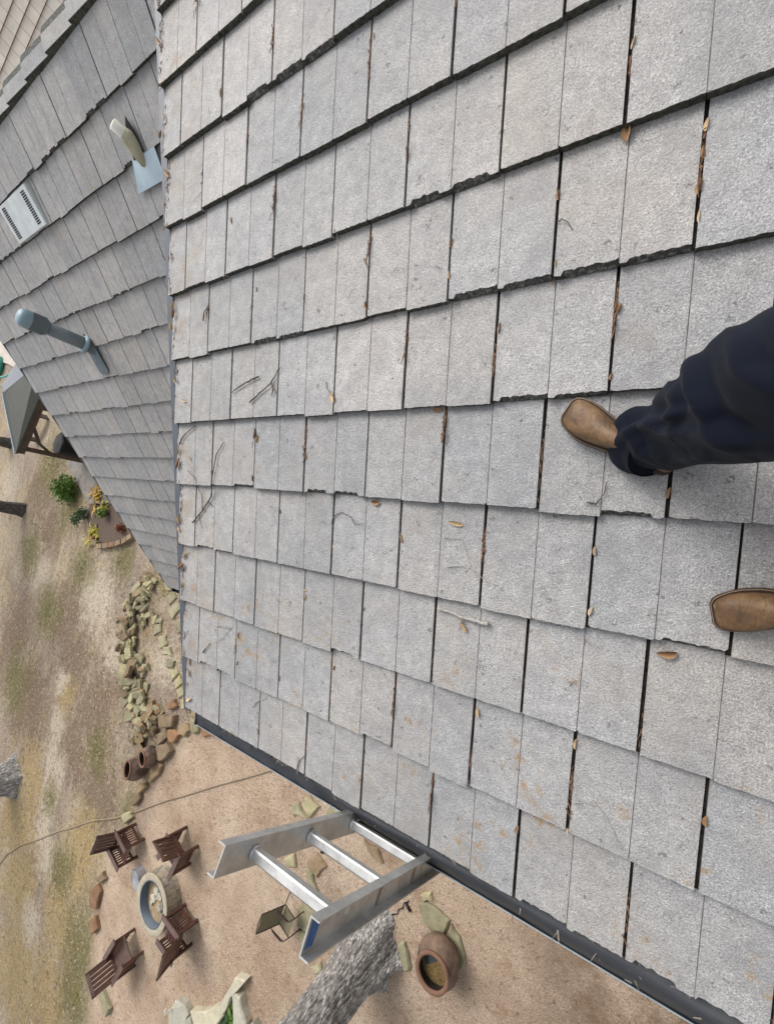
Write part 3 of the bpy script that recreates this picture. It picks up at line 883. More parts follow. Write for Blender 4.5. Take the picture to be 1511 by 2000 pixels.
# ------------------------------------------------------------------ fire pit
M['block'] = stone_mat("tan wall block", (.30, .272, .225, 1), (.40, .37, .31, 1))
M['steel'] = simple("blue grey fire ring steel", lin(84, 94, 104), .6, .15, .2, 5)
M['ash'] = simple("ash and soil", lin(160, 140, 112), .95, 0, .3, 8, .5, 20)
pit = empty("fire_pit", (PIT[0], PIT[1], ground_z(*PIT) - .01))
pit.scale = (1, 1, .82); tag(pit, "round tan block fire pit with blue grey steel ring", "fire pit")
NB = 18
def wedge(r0, r1, a0, a1, z0, z1):
    mb = MB(); vs = []
    for z in (z0, z1):
        for a in (a0, (a0 + a1) / 2, a1):
            for rr in (r0, r1): mb.v.append((rr * math.cos(a), rr * math.sin(a), z))
    for i in range(2):
        mb.face([i * 2 + 1, i * 2 + 3, 6 + i * 2 + 3, 6 + i * 2 + 1]); mb.face([i * 2 + 2, i * 2, 6 + i * 2, 6 + i * 2 + 2])
        mb.face([6 + i * 2, 6 + i * 2 + 1, 6 + i * 2 + 3, 6 + i * 2 + 2])
    mb.face([0, 1, 7, 6]); mb.face([5, 4, 10, 11])
    return mb.mesh("wall_block", M['block'])
wm = wedge(.49, .62, .006, 2 * math.pi / NB - .012, 0, .135)
for c_ in range(3):
    for k in range(NB):
        o = link("wall_block", wm, pit); o.location = (0, 0, .142 * c_); s = 1 + rng.uniform(-.012, .012); o.scale = (s, s, 1)
        o.rotation_euler = (0, 0, 2 * math.pi * (k + .5 * (c_ % 2)) / NB)
mb = MB(); mb.lathe([(.485, .40), (.485, .462), (.495, .467), (.625, .467), (.635, .46), (.635, .427), (.49, .427)], 48, (0, 0, 0))
mb.build("cap_ring", M['block'], pit)
mb = MB(); mb.lathe([(.484, .10), (.484, .474), (.468, .474), (.468, .10)], 48)
mb.build("steel_ring", M['steel'], pit)
mb = MB(); mb.lathe([(.001, .27), (.2, .27), (.468, .25)], 32); mb.build("ash_bed", M['ash'], pit)
for k in range(9):
    o = link("rock", stone_mesh(700 + k, 6, .10, .07, .07, M['pstone']), pit)
    a = rng.uniform(0, 6.3); q = rng.uniform(.03, .3); o.location = (q * math.cos(a), q * math.sin(a), .255); o.rotation_euler = (.2, .1, a)

# ------------------------------------------------------------------ slatted patio chairs
M['wood'] = simple("dark red brown stained wood", (.085, .034, .024, 1), .42, 0, .35, 9, .15, 40, .55, .15)
M['wood_sheen'] = simple("brown wood with painted sky sheen", (.135, .080, .066, 1), .45, 0, .25, 9, .15, 40, .55, .1)  # paler brown has the sky sheen of the arm tops put into its colour
def make_chair(label, solid=False):
    t = empty("slatted_chair", (0, 0, 0))
    tag(t, label, "chair", "slatted wooden chairs around the fire pit")
    w = .70; d = .72
    def part(name, fn, mat='wood'):
        mb = MB(); fn(mb); return mb.build(name, M[mat], t)
    for sy in (-1, 1):
        y = sy * (w / 2 - .03)
        part("leg", lambda m: m.box((d / 2 - .06, y, .29), (.07, .06, .58)))
        part("leg", lambda m: m.box((-d / 2 + .08, y, .29), (.07, .06, .58)))
        part("arm_rest", lambda m: m.box((.01, y, .595), (d + .06, .135, .028)), 'wood_sheen')
        part("side_rail", lambda m: m.box((0, y, .14), (d - .18, .03, .06)))
        part("side_rail", lambda m: m.box((0, y, .545), (d - .18, .03, .05)))
        for k in range(6):
            x = -d / 2 + .17 + k * .075
            part("side_slat", lambda m: m.box((x, y, .345), (.036, .018, .36)))
    if solid:
        part("seat", lambda m: m.box((.05, 0, .36), (.62, .58, .03), Matrix.Rotation(R(6), 3, 'Y')), 'wood_sheen')
    else:
        for k in range(6):
            x = -.22 + k * .103
            part("seat_slat", lambda m: m.box((x, 0, .37 + .02 * k / 5), (.082, .60, .024)))
    # leaning back
    lean = R(17)
    def bp(z): return (-d / 2 + .10 - math.sin(lean) * (z - .36), 0, z)
    rot = Matrix.Rotation(-lean, 3, 'Y')
    for z in (.44, 1.0):
        p = bp(z)
        part("back_rail", lambda m: m.box(p, (.035, w - .08, .085), rot), 'wood_sheen' if z > .9 else 'wood')
    for sy in (-1, 1):
        p = bp(.66); part("back_post", lambda m: m.box((p[0], sy * (w / 2 - .065), p[2]), (.045, .05, .80), rot))
    for k in range(5):
        p = bp(.72); part("back_slat", lambda m: m.box((p[0] , -.22 + k * .11, p[2]), (.018, .090 if solid else .084, .56), rot))
    return t
def aim(xy): return math.atan2(PIT[1] - xy[1], PIT[0] - xy[0])
CH = [((10.883, 8.741), 0.0, "slatted brown chair with its back to the dirt yard, nearest the cord"),
      ((8.756, 7.826), 0.0, "slatted brown chair between fire pit and ladder, beside the blue grey rock"),
      ((8.282, 9.363), 0.0, "slatted brown chair with back turned, in front of the fire pit, toward the planter"),
      ((10.134, 10.980), 0.0, "wide brown chair with solid seat facing the fire pit from the planter side")]
proto = make_chair(CH[0][2])
for i, (xy, da, lb) in enumerate(CH):
    o = proto if i == 0 else (make_chair(lb, True) if i == 3 else copy_tree(proto))
    o["label"] = lb
    o.location = (xy[0], xy[1], ground_z(*xy)); o.rotation_euler = (0, 0, aim(xy) + da); o.scale = (.87, .87, .87)

# ------------------------------------------------------------------ clay pots
def pot_mat():
    t = NT("fired clay with smoke stain")
    k = t.ramp(t.noise(4, 4, .6), [(.34, (.055, .040, .034, 1)), (.5, (.16, .108, .08, 1)), (.72, (.27, .19, .14, 1))])
    t.bump(t.noise(14, 4), .25, .02)
    return t.done(k, .75, 0, .3)
M['pot'] = pot_mat()
M['terra'] = simple("terracotta rim", lin(124, 92, 74), .8, 0, .2, 6)
M['soot'] = simple("sooty pot inside", (.035, .028, .024, 1), .9, 0, .3, 8)
M['leafy'] = simple("dry leaves in pot", (.17, .115, .045, 1), .9, 0, .5, 30, .8, 40)
def make_pot(xy, rad, ht, lean, label, water=False):
    p = empty("clay_pot", g3d(xy)); p.rotation_euler = lean
    tag(p, label, "pot", None if water else "clay pots by the rubble stones")
    prof = [(.40, 0), (.62, .08), (.86, .24), (.99, .46), (.98, .62), (.88, .80), (.77, .92)]
    mb = MB(); mb.lathe([(q * rad, z * ht) for q, z in prof], 36, wob=.03); mb.build("body", M['pot'], p)
    mb = MB(); mb.lathe([(.765 * rad, .91 * ht), (.80 * rad, .965 * ht), (.80 * rad, 1.0 * ht), (.72 * rad, 1.02 * ht), (.635 * rad, 1.0 * ht), (.62 * rad, .96 * ht)], 36, wob=.02)
    mb.build("rim", M['terra'], p)
    mb = MB(); mb.lathe([(.62 * rad, .965 * ht), (.74 * rad, .8 * ht), (.8 * rad, .6 * ht)], 36); mb.build("inner_wall", M['soot'], p)
    mb = MB(); mb.lathe([(.8 * rad, .62 * ht), (.4 * rad, .66 * ht), (.001, .65 * ht)], 24, wob=.1); mb.build("leaf_fill", M['leafy'], p)
    if water:
        wm_ = simple("still water", (.05, .06, .07, 1), .08, 0, .1, 5, 0, 10, .8)
        mb = MB(); mb.lathe([(.70 * rad, .675 * ht), (.001, .675 * ht)], 24, (0, 0, 0))
        mb = MB()
        pts = [(.55 * rad * math.cos(a), .55 * rad * math.sin(a)) for a in [-2.2 + .3 * i for i in range(10)]]
        mb.prism(pts, .66 * ht, .678 * ht); mb.build("water", wm_, p)
    return p
make_pot((2.221, 6.215), .335, .52, (R(3), R(-2), 0), "large smoke stained clay pot on the dirt beside the tree trunk", True)
make_pot((10.629, 6.411), .27, .40, (R(-4), R(8), 0), "smaller clay pot leaning on the stones, upper of the pair")
make_pot((10.968, 6.851), .30, .52, (R(4), R(10), 0), "clay pot with leaves inside, lower of the pair")

# ------------------------------------------------------------------ trees
def bark_mat(name, c1, c2, c3):
    t = NT(name); o = t.obj()
    v = t.mapped(o, (1, 1, .32))
    n1 = t.noise(16, 5, .7, v); vo = t.voro(30, v)
    k = t.ramp(n1, [(.3, c1), (.52, c2), (.72, c3)])
    k = t.mix(t.ramp(vo, [(.30, .0), (.62, .45)]), k, (.035, .030, .027, 1))
    k = t.mix(1.0, k, t.ramp(t.noise(60, 3, .7, v), [(.3, .6), (.7, 1.4)]), 'MULTIPLY')
    t.bump(t.math('SUBTRACT', t.math('MULTIPLY', n1, .6), vo), .9, .03)
    return t.done(k, .92, 0, .2)
M['bark'] = bark_mat("grey flaking bark", (.17, .16, .15, 1), (.42, .40, .375, 1), (.78, .76, .73, 1))
M['bark2'] = bark_mat("dark grey bark", (.06, .055, .05, 1), (.13, .12, .11, 1), (.24, .23, .21, 1))
M['leaf'] = simple("dull green tree leaf", (.055, .085, .028, 1), .6, 0, .4, 3, 0, 10, .3, .3)
def trunk_mesh(name, base_r, top_r, H, lean, flare, mat, seed, seg=110, rows=170, rough=.035, roots=5):
    mb = MB()
    for i in range(rows + 1):
        t = i / rows; z = H * t ** 1.15 - .12
        c = Vector((lean[0] * max(z, 0) + .05 * math.sin(z * .9 + seed), lean[1] * max(z, 0) + .05 * math.sin(z * .7 + 2 * seed), 0))
        rr = base_r + (top_r - base_r) * t
        fl = flare * math.exp(-max(z, 0) * 2.6)
        for k in range(seg):
            a = 2 * math.pi * k / seg
            ca, sa = math.cos(a), math.sin(a)
            q = rr * (1 + .10 * noise.noise((ca * 1.3, sa * 1.3, z * .6 + seed)))
            q += fl * base_r * (.55 + .75 * max(0, math.cos(roots * a + seed + .8 * math.sin(2 * a))))
            # bark plates
            n1 = noise.noise((ca * 13 * rr * 3, sa * 13 * rr * 3, z * 5.5 + seed)); n2 = noise.noise((ca * 30 * rr * 2, sa * 30 * rr * 2, z * 14 + seed))
            q += rough * (.8 * (1 - abs(n1) * 2.6) + .6 * n2)
            mb.v.append((c.x + ca * q, c.y + sa * q, z))
    for i in range(rows):
        for k in range(seg):
            k2 = (k + 1) % seg
            mb.face([i * seg + k, i * seg + k2, (i + 1) * seg + k2, (i + 1) * seg + k], 0, True)
    return mb, Vector((lean[0] * H, lean[1] * H, H - .2))
def leaves_mesh(centers, count, size, seed, mat, zmin=None):
    r = random.Random(seed); mb = MB()
    for _ in range(count):
        c, rad = r.choice(centers)
        p = Vector((r.gauss(0, .5), r.gauss(0, .5), r.gauss(0, .42))) * rad + Vector(c)
        if zmin is not None and p.z < zmin: p.z = zmin + r.uniform(0, 1.6)
        d = Vector((r.uniform(-1, 1), r.uniform(-1, 1), r.uniform(-.5, .5))).normalized()
        u = d.cross(Vector((r.uniform(-1, 1), r.uniform(-1, 1), r.uniform(-1, 1)))).normalized()
        s = size * r.uniform(.6, 1.3); n = len(mb.v)
        mb.v += [tuple(p - d * s), tuple(p + u * s * .4), tuple(p + d * s), tuple(p - u * s * .4)]
        mb.face([n, n + 1, n + 2, n + 3])
    return mb
def make_tree(xy, base_r, top_r, H, lean, flare, mat, seed, label, hi, crown_r, nleaf, rough=.03, fine=True):
    t = empty("tree", g3d(xy)); tag(t, label, "tree")
    mb, tip = trunk_mesh("trunk", base_r, top_r, H, lean, flare, mat, seed, 110 if fine else 40, 170 if fine else 50, rough)
    tr = mb.build("trunk", mat, t)
    r = random.Random(seed); cs = []
    mb = MB()
    for k in range(6):
        a = k * 1.05 + r.uniform(-.3, .3)
        s = Vector((lean[0] * H * .85, lean[1] * H * .85, H * .85))
        e = tip + Vector((math.cos(a) * crown_r * .8, math.sin(a) * crown_r * .8, hi * r.uniform(.3, .9)))
        m_ = (s + e) / 2 + Vector((0, 0, hi * .1))
        mb.tube([s, m_, e], [top_r * .7, top_r * .42, top_r * .12], 8)
        cs += [(m_, crown_r * .45), (e, crown_r * .55)]
    mb.build("limb", mat, t)
    leaves_mesh(cs, nleaf, .11, seed, M['leaf'], 7.2).build("crown", M['leaf'], t)
    return t
make_tree((3.476, 6.890), .32, .30, 5.6, (.10, .13), .9, M['bark'], 3, "grey flaky barked tree trunk rising beside the ladder", 4.5, 3.8, 11000, .034)  # its out of view crown is enlarged over the eave to darken the lower roof
make_tree((23.960, 0.755), .22, .18, 6.5, (.02, .0), .5, M['bark2'], 5, "dark tree trunk at the left edge beyond the flower bed", 3.0, 2.6, 2500, .03, False)
make_tree((19.267, 10.499), .42, .32, 6.5, (.03, .02), .8, M['bark'], 7, "pale grey tree with flared roots at the left edge of the yard", 3.0, 2.8, 2500, .05, False)
make_tree((27.513, -2.354), .20, .16, 6.0, (.02, .0), .4, M['bark2'], 9, "dark tree trunk behind the shelter's low corner", 3.0, 2.4, 2000, .03, False)
# ------------------------------------------------------------------ ladder
def alu_mat():
    t = NT("worn aluminium")
    o = t.obj()
    k = t.ramp(t.noise(9, 5, .65), [(.3, (.40, .40, .39, 1)), (.7, (.66, .66, .65, 1))])
    k = t.mix(t.ramp(t.noise(22, 5, .7), [(.55, 0), (.75, .55)]), k, (.28, .23, .19, 1))
    rgh = t.ramp(t.noise(30, 3), [(.3, .32), (.7, .55)])
    return t.done(k, rgh, .75, .5)
M['alu'] = alu_mat()
M['blue'] = simple("worn blue sticker", lin(52, 96, 150), .5, 0, .35, 60)
M['black'] = simple("black cover", (.006, .0065, .008, 1), .6, 0, .3, 5)
lad = empty("ladder", (0, 0, 0)); tag(lad, "aluminium ladder leaning on the gutter, top rungs standing above the eave", "ladder")
A = R(72.5)
LD = Vector((0, -math.cos(A), math.sin(A)))      # up along the rails
LN = Vector((0, math.sin(A), math.cos(A)))       # away from the house
L0 = Vector((0, 1.22 + .012, 7 - 1.64))          # third rung from the top
lad.location = (0.83, L0.y + math.cos(A) / math.sin(A) * (L0.z - .02), .02)
def lp_(x, s, n=0.0): return Vector((x, L0.y, L0.z)) + LD * s + LN * n - lad.location
bot = -(L0.z - .03) / math.sin(A)
def rail(x, out, name_):
    """channel: web facing the rungs, two flanges turned outward"""
    mb = MB(); dep = .086; fl = .030; th = .004
    prof = [(0, -dep / 2), (0, dep / 2), (fl, dep / 2), (fl, dep / 2 - th), (th, dep / 2 - th), (th, -dep / 2 + th), (fl, -dep / 2 + th), (fl, -dep / 2)]
    for s in (bot, .755):
        for (a, n) in prof: mb.v.append(tuple(lp_(x + a * out, s, n)))
    k = len(prof)
    for i in range(k): mb.face([i, (i + 1) % k, k + (i + 1) % k, k + i])
    mb.face([k + 0, k + 1, k + 2, k + 3, k + 4, k + 5, k + 6, k + 7]); mb.face([7, 6, 5, 4, 3, 2, 1, 0])
    return mb.build("rail", M['alu'], lad)
XA, XB = 1.000, .652
rail(XA, 1, 'a'); rb = rail(XB, -1, 'b')
mb = MB(); q = [lp_(XB - .0048, .745, -.032), lp_(XB - .0048, .745, .030), lp_(XB - .0048, .712, .030), lp_(XB - .0048, .700, -.032)]
for p in q: mb.v.append(tuple(p))
for p in q: mb.v.append(tuple(p + Vector((.0006, 0, 0))))
mb.face([0, 1, 2, 3]); mb.face([7, 6, 5, 4]); mb.build("sticker", M['blue'], rb)
M['mark'] = simple("worn rust brown paint mark", (.20, .10, .065, 1), .7, 0, .4, 40)
M['paper'] = simple("torn white label", (.62, .62, .60, 1), .8, 0, .2, 30)
def decal(pts, mat, name):
    mb = MB(); k = len(pts)
    for (s, n) in pts: mb.v.append(tuple(lp_(XB - .0047, s, n)))
    for (s, n) in pts: mb.v.append(tuple(lp_(XB - .0041, s, n)))
    mb.face(list(range(k))); mb.face([k + i for i in range(k)][::-1])
    for i in range(k): mb.face([i, k + i, k + (i + 1) % k, (i + 1) % k])
    mb.build(name, mat, rb)
for s0 in (.055, .33):
    decal([(s0, -.036), (s0 + .006, -.036), (s0 + .030, .004), (s0 + .032, .036), (s0 + .026, .036), (s0 + .022, .004)], M['mark'], "paint_mark")
    decal([(s0 + .014, -.036), (s0 + .018, -.036), (s0 + .042, .004), (s0 + .043, .036), (s0 + .039, .036), (s0 + .037, .004)], M['mark'], "paint_mark")
decal([(.545, -.020), (.575, -.016), (.580, -.004), (.565, .006), (.552, -.002)], M['paper'], "torn_label")
for s0 in (0, .305, .61):
    decal([(s0 + .012 * math.cos(a), .012 * math.sin(a)) for a in [i * .7 for i in range(9)]], M['alu'], "rivet")
k_lo = int(bot / .305)
for k in range(k_lo, 3):
    mb = MB(); s = k * .305
    # D shaped rung with a ribbed tread
    prof = [(-.016, -.014), (.016, -.017), (.019, -.012), (.019, .010), (.012, .017), (-.008, .019), (-.017, .012)]
    kk = len(prof)
    for x in (XB, XA):
        for (a, n) in prof: mb.v.append(tuple(lp_(x, s + a, n)))
    for i in range(kk): mb.face([i, (i + 1) % kk, kk + (i + 1) % kk, kk + i])
    for j in range(5):
        a = lp_(XB + .012, s + .0192, -.009 + j * .0045); b = lp_(XA - .012, s + .0192, -.009 + j * .0045)
        mb.beam(a, b, .0018, .0012, LD)
    for j in range(6):
        a = lp_(XB + .012, s - .012 + j * .0042, .0182 - j * .0003); b = lp_(XA - .012, s - .012 + j * .0042, .0182 - j * .0003)
        mb.beam(a, b, .0012, .0016, LD)
    rg = mb.build("rung", M['alu'], lad)
    if k == 1:
        mh = MB(); c_ = lp_(XA - .075, s + .006, .0215)
        for i in range(10): mh.v.append(tuple(c_ + LD * .009 * math.cos(i * .628) + Vector((1, 0, 0)) * .009 * math.sin(i * .628)))
        mh.face(list(range(10))); mh.build('hole', M['black'], rg)
    for x, d in ((XB, 1), (XA, -1)):
        mb = MB(); mb.tube([lp_(x + .001 * d, s, 0), lp_(x + .012 * d, s, 0)], [.024, .021], 14)
        mb.build("collar", M['alu'], rg)

# ------------------------------------------------------------------ pieces on the main roof
M['pvc'] = simple("grey blue painted plastic pipe", lin(112, 124, 128), .42, 0, .15, 8, .05, 40)
M['pvccap'] = simple("pale blue plastic cap", lin(134, 156, 166), .4, 0, .12, 8)
M['lead'] = simple("grey lead flashing", lin(98, 112, 118), .5, .1, .15, 10, .1, 30)
M['ivory'] = simple("ivory plastic pipe", lin(232, 230, 218), .5, 0, .1, 8)
M['olive'] = simple("weathered olive boot flashing", lin(176, 172, 146), .6, 0, .2, 12)
M['tin'] = simple("pale galvanised sheet", lin(176, 194, 204), .45, .25, .18, 5)
M['dark'] = simple("dark opening", (.012, .012, .013, 1), .9)
M['ventw'] = simple("off white vent panel", lin(205, 212, 212), .5, 0, .14, 9)
def left_frame(xy, h=0.0):
    p = on_left(xy, h)
    m = Matrix((Vector((-1, 0, 0)), -S2, N2)).transposed().to_4x4()   # x back along the eave, y up slope
    return Matrix.Translation(p) @ m
# capped vent pipe
b0 = on_left((5.364, -1.711), -.01)
vp = empty("vent_pipe", b0); tag(vp, "grey blue vent pipe with ribbed cap standing on the steep roof", "vent pipe")
mb = MB(); mb.tube([(0, 0, -.05), (.0, .0, .50)], .068, 20); mb.build("pipe", M['pvc'], vp)
mb = MB(); mb.lathe([(.069, .44), (.083, .45), (.089, .47), (.089, .585)], 28)
for k in range(36):
    a = 2 * math.pi * k / 36
    mb.box((.090 * math.cos(a), .090 * math.sin(a), .525), (.010, .008, .11), Matrix.Rotation(a, 3, 'Z'))
capo = mb.build("cap", M['pvc'], vp)
mb = MB(); mb.lathe([(.093, .585), (.092, .63), (.083, .662), (.060, .682), (.001, .69)], 28); mb.build("cap_top", M['pvccap'], capo)
mb = MB(); mb.lathe([(.069, .125), (.098, .112), (.103, .10), (.098, .086), (.070, .08)], 26); mb.build("collar", M['pvccap'], vp)
mb = MB()
mb.lathe([(.062, .10), (.072, .09), (.078, -.02), (.11, -.10)], 24)
rot2 = Matrix((Vector((-1, 0, 0)), -S2, N2)).transposed()
mb2 = MB(); mb2.prism([(-.10, -.24), (-.065, -.27), (.065, -.27), (.10, -.24), (.10, .06), (-.10, .06)], 0, .004)
n = len(mb.v)
for p in mb2.v: mb.v.append(tuple(rot2 @ Vector(p) + N2 * .042))
for f_ in mb2.f: mb.face([n + i for i in f_])
mb.build("flashing", M['lead'], vp)
mb = MB(); mb.prism([(-.07, .0), (.075, .0), (.06, .085), (-.02, .17), (-.06, .12)], 0, .003)
o = mb.build("tile_cut", M['dark'], vp); o.matrix_local = Matrix.Translation(N2 * .024) @ rot2.to_4x4()
# small ivory pipe in a boot
b0 = on_left((3.231, -2.538), -.01)
vp2 = empty("vent_pipe", b0); tag(vp2, "short ivory pipe in an olive boot above a pale metal sheet", "vent pipe")
dirp = Vector((.10, -.10, 1)).normalized()
mb = MB(); mb.tube([dirp * -.05, dirp * .165], .036, 18); mb.build("pipe", M['ivory'], vp2)
mb = MB(); mb.tube([dirp * .1655, dirp * .168], .028, 18); mb.build("pipe_mouth", M['ivory'], vp2)
mb = MB(); mb.tube([dirp * -.06 + S2 * .05, dirp * .01 + S2 * .02, dirp * .07, dirp * .10], [.070, .060, .050, .039], 18); mb.build("boot", M['olive'], vp2)
mb = MB(); mb.prism([(-.19, -.225), (.17, -.235), (.185, -.06), (-.10, -.055)], 0, .004)
o = mb.build("metal_sheet", M['tin'], vp2); o.matrix_local = Matrix.Translation(N2 * .019 + S2 * .0) @ Matrix.Rotation(0, 4, 'Z') @ rot2.to_4x4()
mb = MB(); mb.prism([(-.07, -.06), (.07, -.05), (.062, .07), (.03, .15), (-.045, .07)], 0, .003)
o = mb.build("tile_cut", M['dark'], vp2); o.matrix_local = Matrix.Translation(N2 * .024) @ rot2.to_4x4()
# louvred roof vent
vent = empty("roof_vent", (0, 0, 0)); vent.matrix_world = left_frame((5.214, -2.618), .0)
tag(vent, "off white flat roof vent with two rows of dark slots", "roof vent")
mb = MB(); hw, hl = .345, .155
mb.prism([(-hw, -hl), (hw, -hl), (hw, hl), (-hw, hl)], -.01, .032, 0, .008); mb.build("panel", M['ventw'], vent)
for sx in (-1, 1):
    for k in range(15):
        mb = MB(); mb.box((sx * .245, -.119 + k * .017, .0335), (.075, .0085, .003)); mb.build("slot", M['dark'], vent)

# ------------------------------------------------------------------ shelter beyond the house
M['shroof'] = simple("grey green standing seam roof", lin(70, 72, 65), .6, .1, .12, 3)
M['shroof2'] = simple("blue grey sheet roof", lin(116, 120, 128), .5, .1, .1, 3)
M['dkwood'] = simple("dark stained post", (.075, .05, .04, 1), .6, 0, .3, 6)
def v3(xy, z): return Vector((xy[0], xy[1], z))
sC, sP2, sM, sP1 = v3((17.262, -1.218), 2.45), v3((16.051, -3.117), 2.5), v3((16.307, -3.331), 2.75), v3((19.292, -3.359), 2.6)
sF1, sF2 = v3((19.196, -4.346), 2.5), v3((20.490, -3.833), 2.4)
sP2b = sC + (sP2 - sC) * 1.5; sMb = sM + (sP2 - sC) * .3; 
sh = empty("shelter", (sC.x, sC.y, 0)); tag(sh, "open timber shelter with grey green seamed roof beyond the house gable", "shelter")
o3 = sh.location
def slab(pts, th, mat, name):
    mb = MB(); k = len(pts)
    for p in pts: mb.v.append(tuple(p - o3))
    for p in pts: mb.v.append(tuple(p - o3 - Vector((0, 0, th))))
    mb.face(list(range(k))); mb.face([k + i for i in range(k)][::-1])
    for i in range(k):
        j = (i + 1) % k; mb.face([j, i, k + i, k + j])
    return mb.build(name, mat, sh)
rfA = slab([sC, sP2b, sMb, sP1], .05, M['shroof'], "roof_slope")
slab([sP1, sMb, sF1 + (sF1 - sF2) * .6, sF2], .05, M['shroof2'], "roof_slope")
for k in range(1, 14):
    t = k / 14
    a = sP1 + (sMb - sP1) * t; b = sC + (sP2b - sC) * t
    mb = MB(); mb.beam(a - o3 + Vector((0, 0, .004)), b - o3 + Vector((0, 0, .004)), .014, .014); mb.build("roof_seam", M['shroof'], rfA)
mb = MB(); mb.beam(sC - o3 + Vector((0, 0, .01)), sP1 - o3 + Vector((0, 0, .01)), .05, .05); mb.build("edge_trim", M['lip'], sh)
dn = Vector((0, 0, -.13)); inn = (sP1 - sC).normalized() * .08
mb = MB(); mb.beam(sC - o3 + dn + inn, sP2b - o3 + dn + inn, .09, .2); mb.build("beam", M['dkwood'], sh)
for t in (.035, .50, .97):
    p = sC + (sP2b - sC) * t + inn * 2.2
    mb = MB(); mb.beam((p.x - o3.x, p.y - o3.y, -.05), (p.x - o3.x, p.y - o3.y, p.z - .12), .14, .14, (1, 0, 0)); mb.build("post", M['dkwood'], sh)
p = sC + (sP2b - sC) * .04 + inn * 2.2; q = sC + (sP2b - sC) * .28 + inn * 1.6
mb = MB(); mb.tube([(p.x - o3.x, p.y - o3.y, 1.55), ((p.x * .65 + q.x * .35) - o3.x, (p.y * .65 + q.y * .35) - o3.y, 1.95), (q.x - o3.x, q.y - o3.y, 2.25)], .05, 6); mb.build("brace", M['dkwood'], sh)
g_ = (18.602, -1.999)
gr = empty("covered_grill", (g_[0], g_[1], 0)); tag(gr, "black covered drum shaped grill under the timber shelter", "grill")
mb = MB(); mb.lathe([(.36, .0), (.38, .5), (.42, .96), (.40, 1.0), (.001, 1.04)], 8); mb.build("cover", M['black'], gr, False)
mb = MB(); mb.lathe([(.40, .90), (.435, .92), (.435, .97), (.41, .985)], 8); mb.build("rim", M['black'], gr, False)
bn = g3d((23.734, -3.036))
bench = empty("bench", bn); bench.rotation_euler = (0, 0, R(62)); tag(bench, "dark slatted bench in the open under the shelter beam", "bench")
for k in range(4):
    mb = MB(); mb.box((0, -.18 + k * .12, .44), (1.4, .09, .03)); mb.build("slat", M['dkwood'], bench)
for sx in (-.6, .6):
    mb = MB(); mb.box((sx, 0, .215), (.06, .44, .43)); mb.build("leg", M['dkwood'], bench)
M['teal'] = simple("teal painted tube", lin(70, 165, 150), .45, 0, .1, 5)
tp = [v3(q, .5) for q in ((33.329, -6.132), (29.419, -5.883), (28.456, -5.866), (27.751, -5.955))]
tr_ = MB(); tr_.tube(tp, .05, 8); o = tr_.build("teal_rail", M['teal']); tag(o, "teal painted rail beyond the shelter roof at the picture's edge", "rail")
mb = MB(); w_ = (32.091, -6.962)
mb.lathe([(.5, 0), (.62, .1), (.66, .38), (.62, .4), (.56, .1), (.001, .08)], 24); o = mb.build("teal_tub", M['teal']); o.location = (w_[0], w_[1], 0)
tag(o, "round teal tub beside the pale walk at the picture's edge", "tub")

# ------------------------------------------------------------------ plants
def leafmat(name, a, b): 
    t = NT(name); k = t.ramp(t.noise(8, 3), [(.35, a), (.65, b)]); return t.done(k, .55, 0, .3)
M['g1'] = leafmat("fresh green leaf", (.06, .13, .018, 1), (.14, .24, .035, 1))
M['g2'] = leafmat("dark green leaf", (.018, .055, .018, 1), (.05, .10, .03, 1))
M['y1'] = leafmat("yellow green variegated leaf", (.20, .22, .02, 1), (.50, .38, .04, 1))
M['y2'] = leafmat("yellow orange leaf", (.32, .17, .02, 1), (.58, .36, .05, 1))
M['r1'] = leafmat("red brown leaf", (.14, .04, .02, 1), (.28, .09, .04, 1))
def strap_plant(xy, n, L, wid, mat, label, seed, z=0.0, group=None):
    r = random.Random(seed); p = empty("strap_leaf_plant", g3d(xy, z)); tag(p, label, "plant", group)
    for k in range(n):
        mb = MB(); a = r.uniform(0, 6.3); l = L * r.uniform(.6, 1.1); w = wid * r.uniform(.7, 1.2); rise = r.uniform(.5, 1.1)
        bx, by = r.gauss(0, L * .22), r.gauss(0, L * .22)
        for i in range(6):
            t = i / 5; rad = l * t * .75; zz = l * (rise * t - .75 * t * t)
            ww = w * math.sin(math.pi * (.12 + .86 * t)) + .002
            c, s = math.cos(a), math.sin(a)
            for e in (-1, 1): mb.v.append((bx + c * rad - s * ww * e, by + s * rad + c * ww * e, max(zz, .01) + abs(e) * .01))
        for i in range(5): mb.face([2 * i, 2 * i + 1, 2 * i + 3, 2 * i + 2], 0, True)
        mb.build("leaf", mat, p)
    return p
def bush(xy, rad, n, size, mat, label, seed, z=0.0):
    p = empty("leafy_bush", g3d(xy, z)); tag(p, label, "bush"); r = random.Random(seed)
    cs = [(Vector((r.uniform(-.6, .6) * rad, r.uniform(-.6, .6) * rad, rad * r.uniform(.3, .95))), rad * .5) for _ in range(9)]
    leaves_mesh(cs, n, size, seed, mat).build("foliage", mat, p)
    mb = MB()
    for c, _ in cs: mb.tube([(0, 0, -.02), c * .5 + Vector((0, 0, .05)), c], [.015, .01, .004], 5)
    mb.build("stem", M['dkwood'], p)
    return p
bush((19.185, -0.304), .62, 1500, .07, M['g1'], "bright green leafy bush beside the porch slab", 31)
bush((17.563, 0.580), .34, 500, .05, M['g2'], "dark green low shrub at the tip of the flower bed", 32)
bush((15.834, 0.322), .26, 260, .05, M['g1'], "small green plant in the middle of the flower bed", 33, .05)
bush((14.618, 0.671), .20, 160, .05, M['r1'], "small red brown plant at the house end of the flower bed", 34, .05)
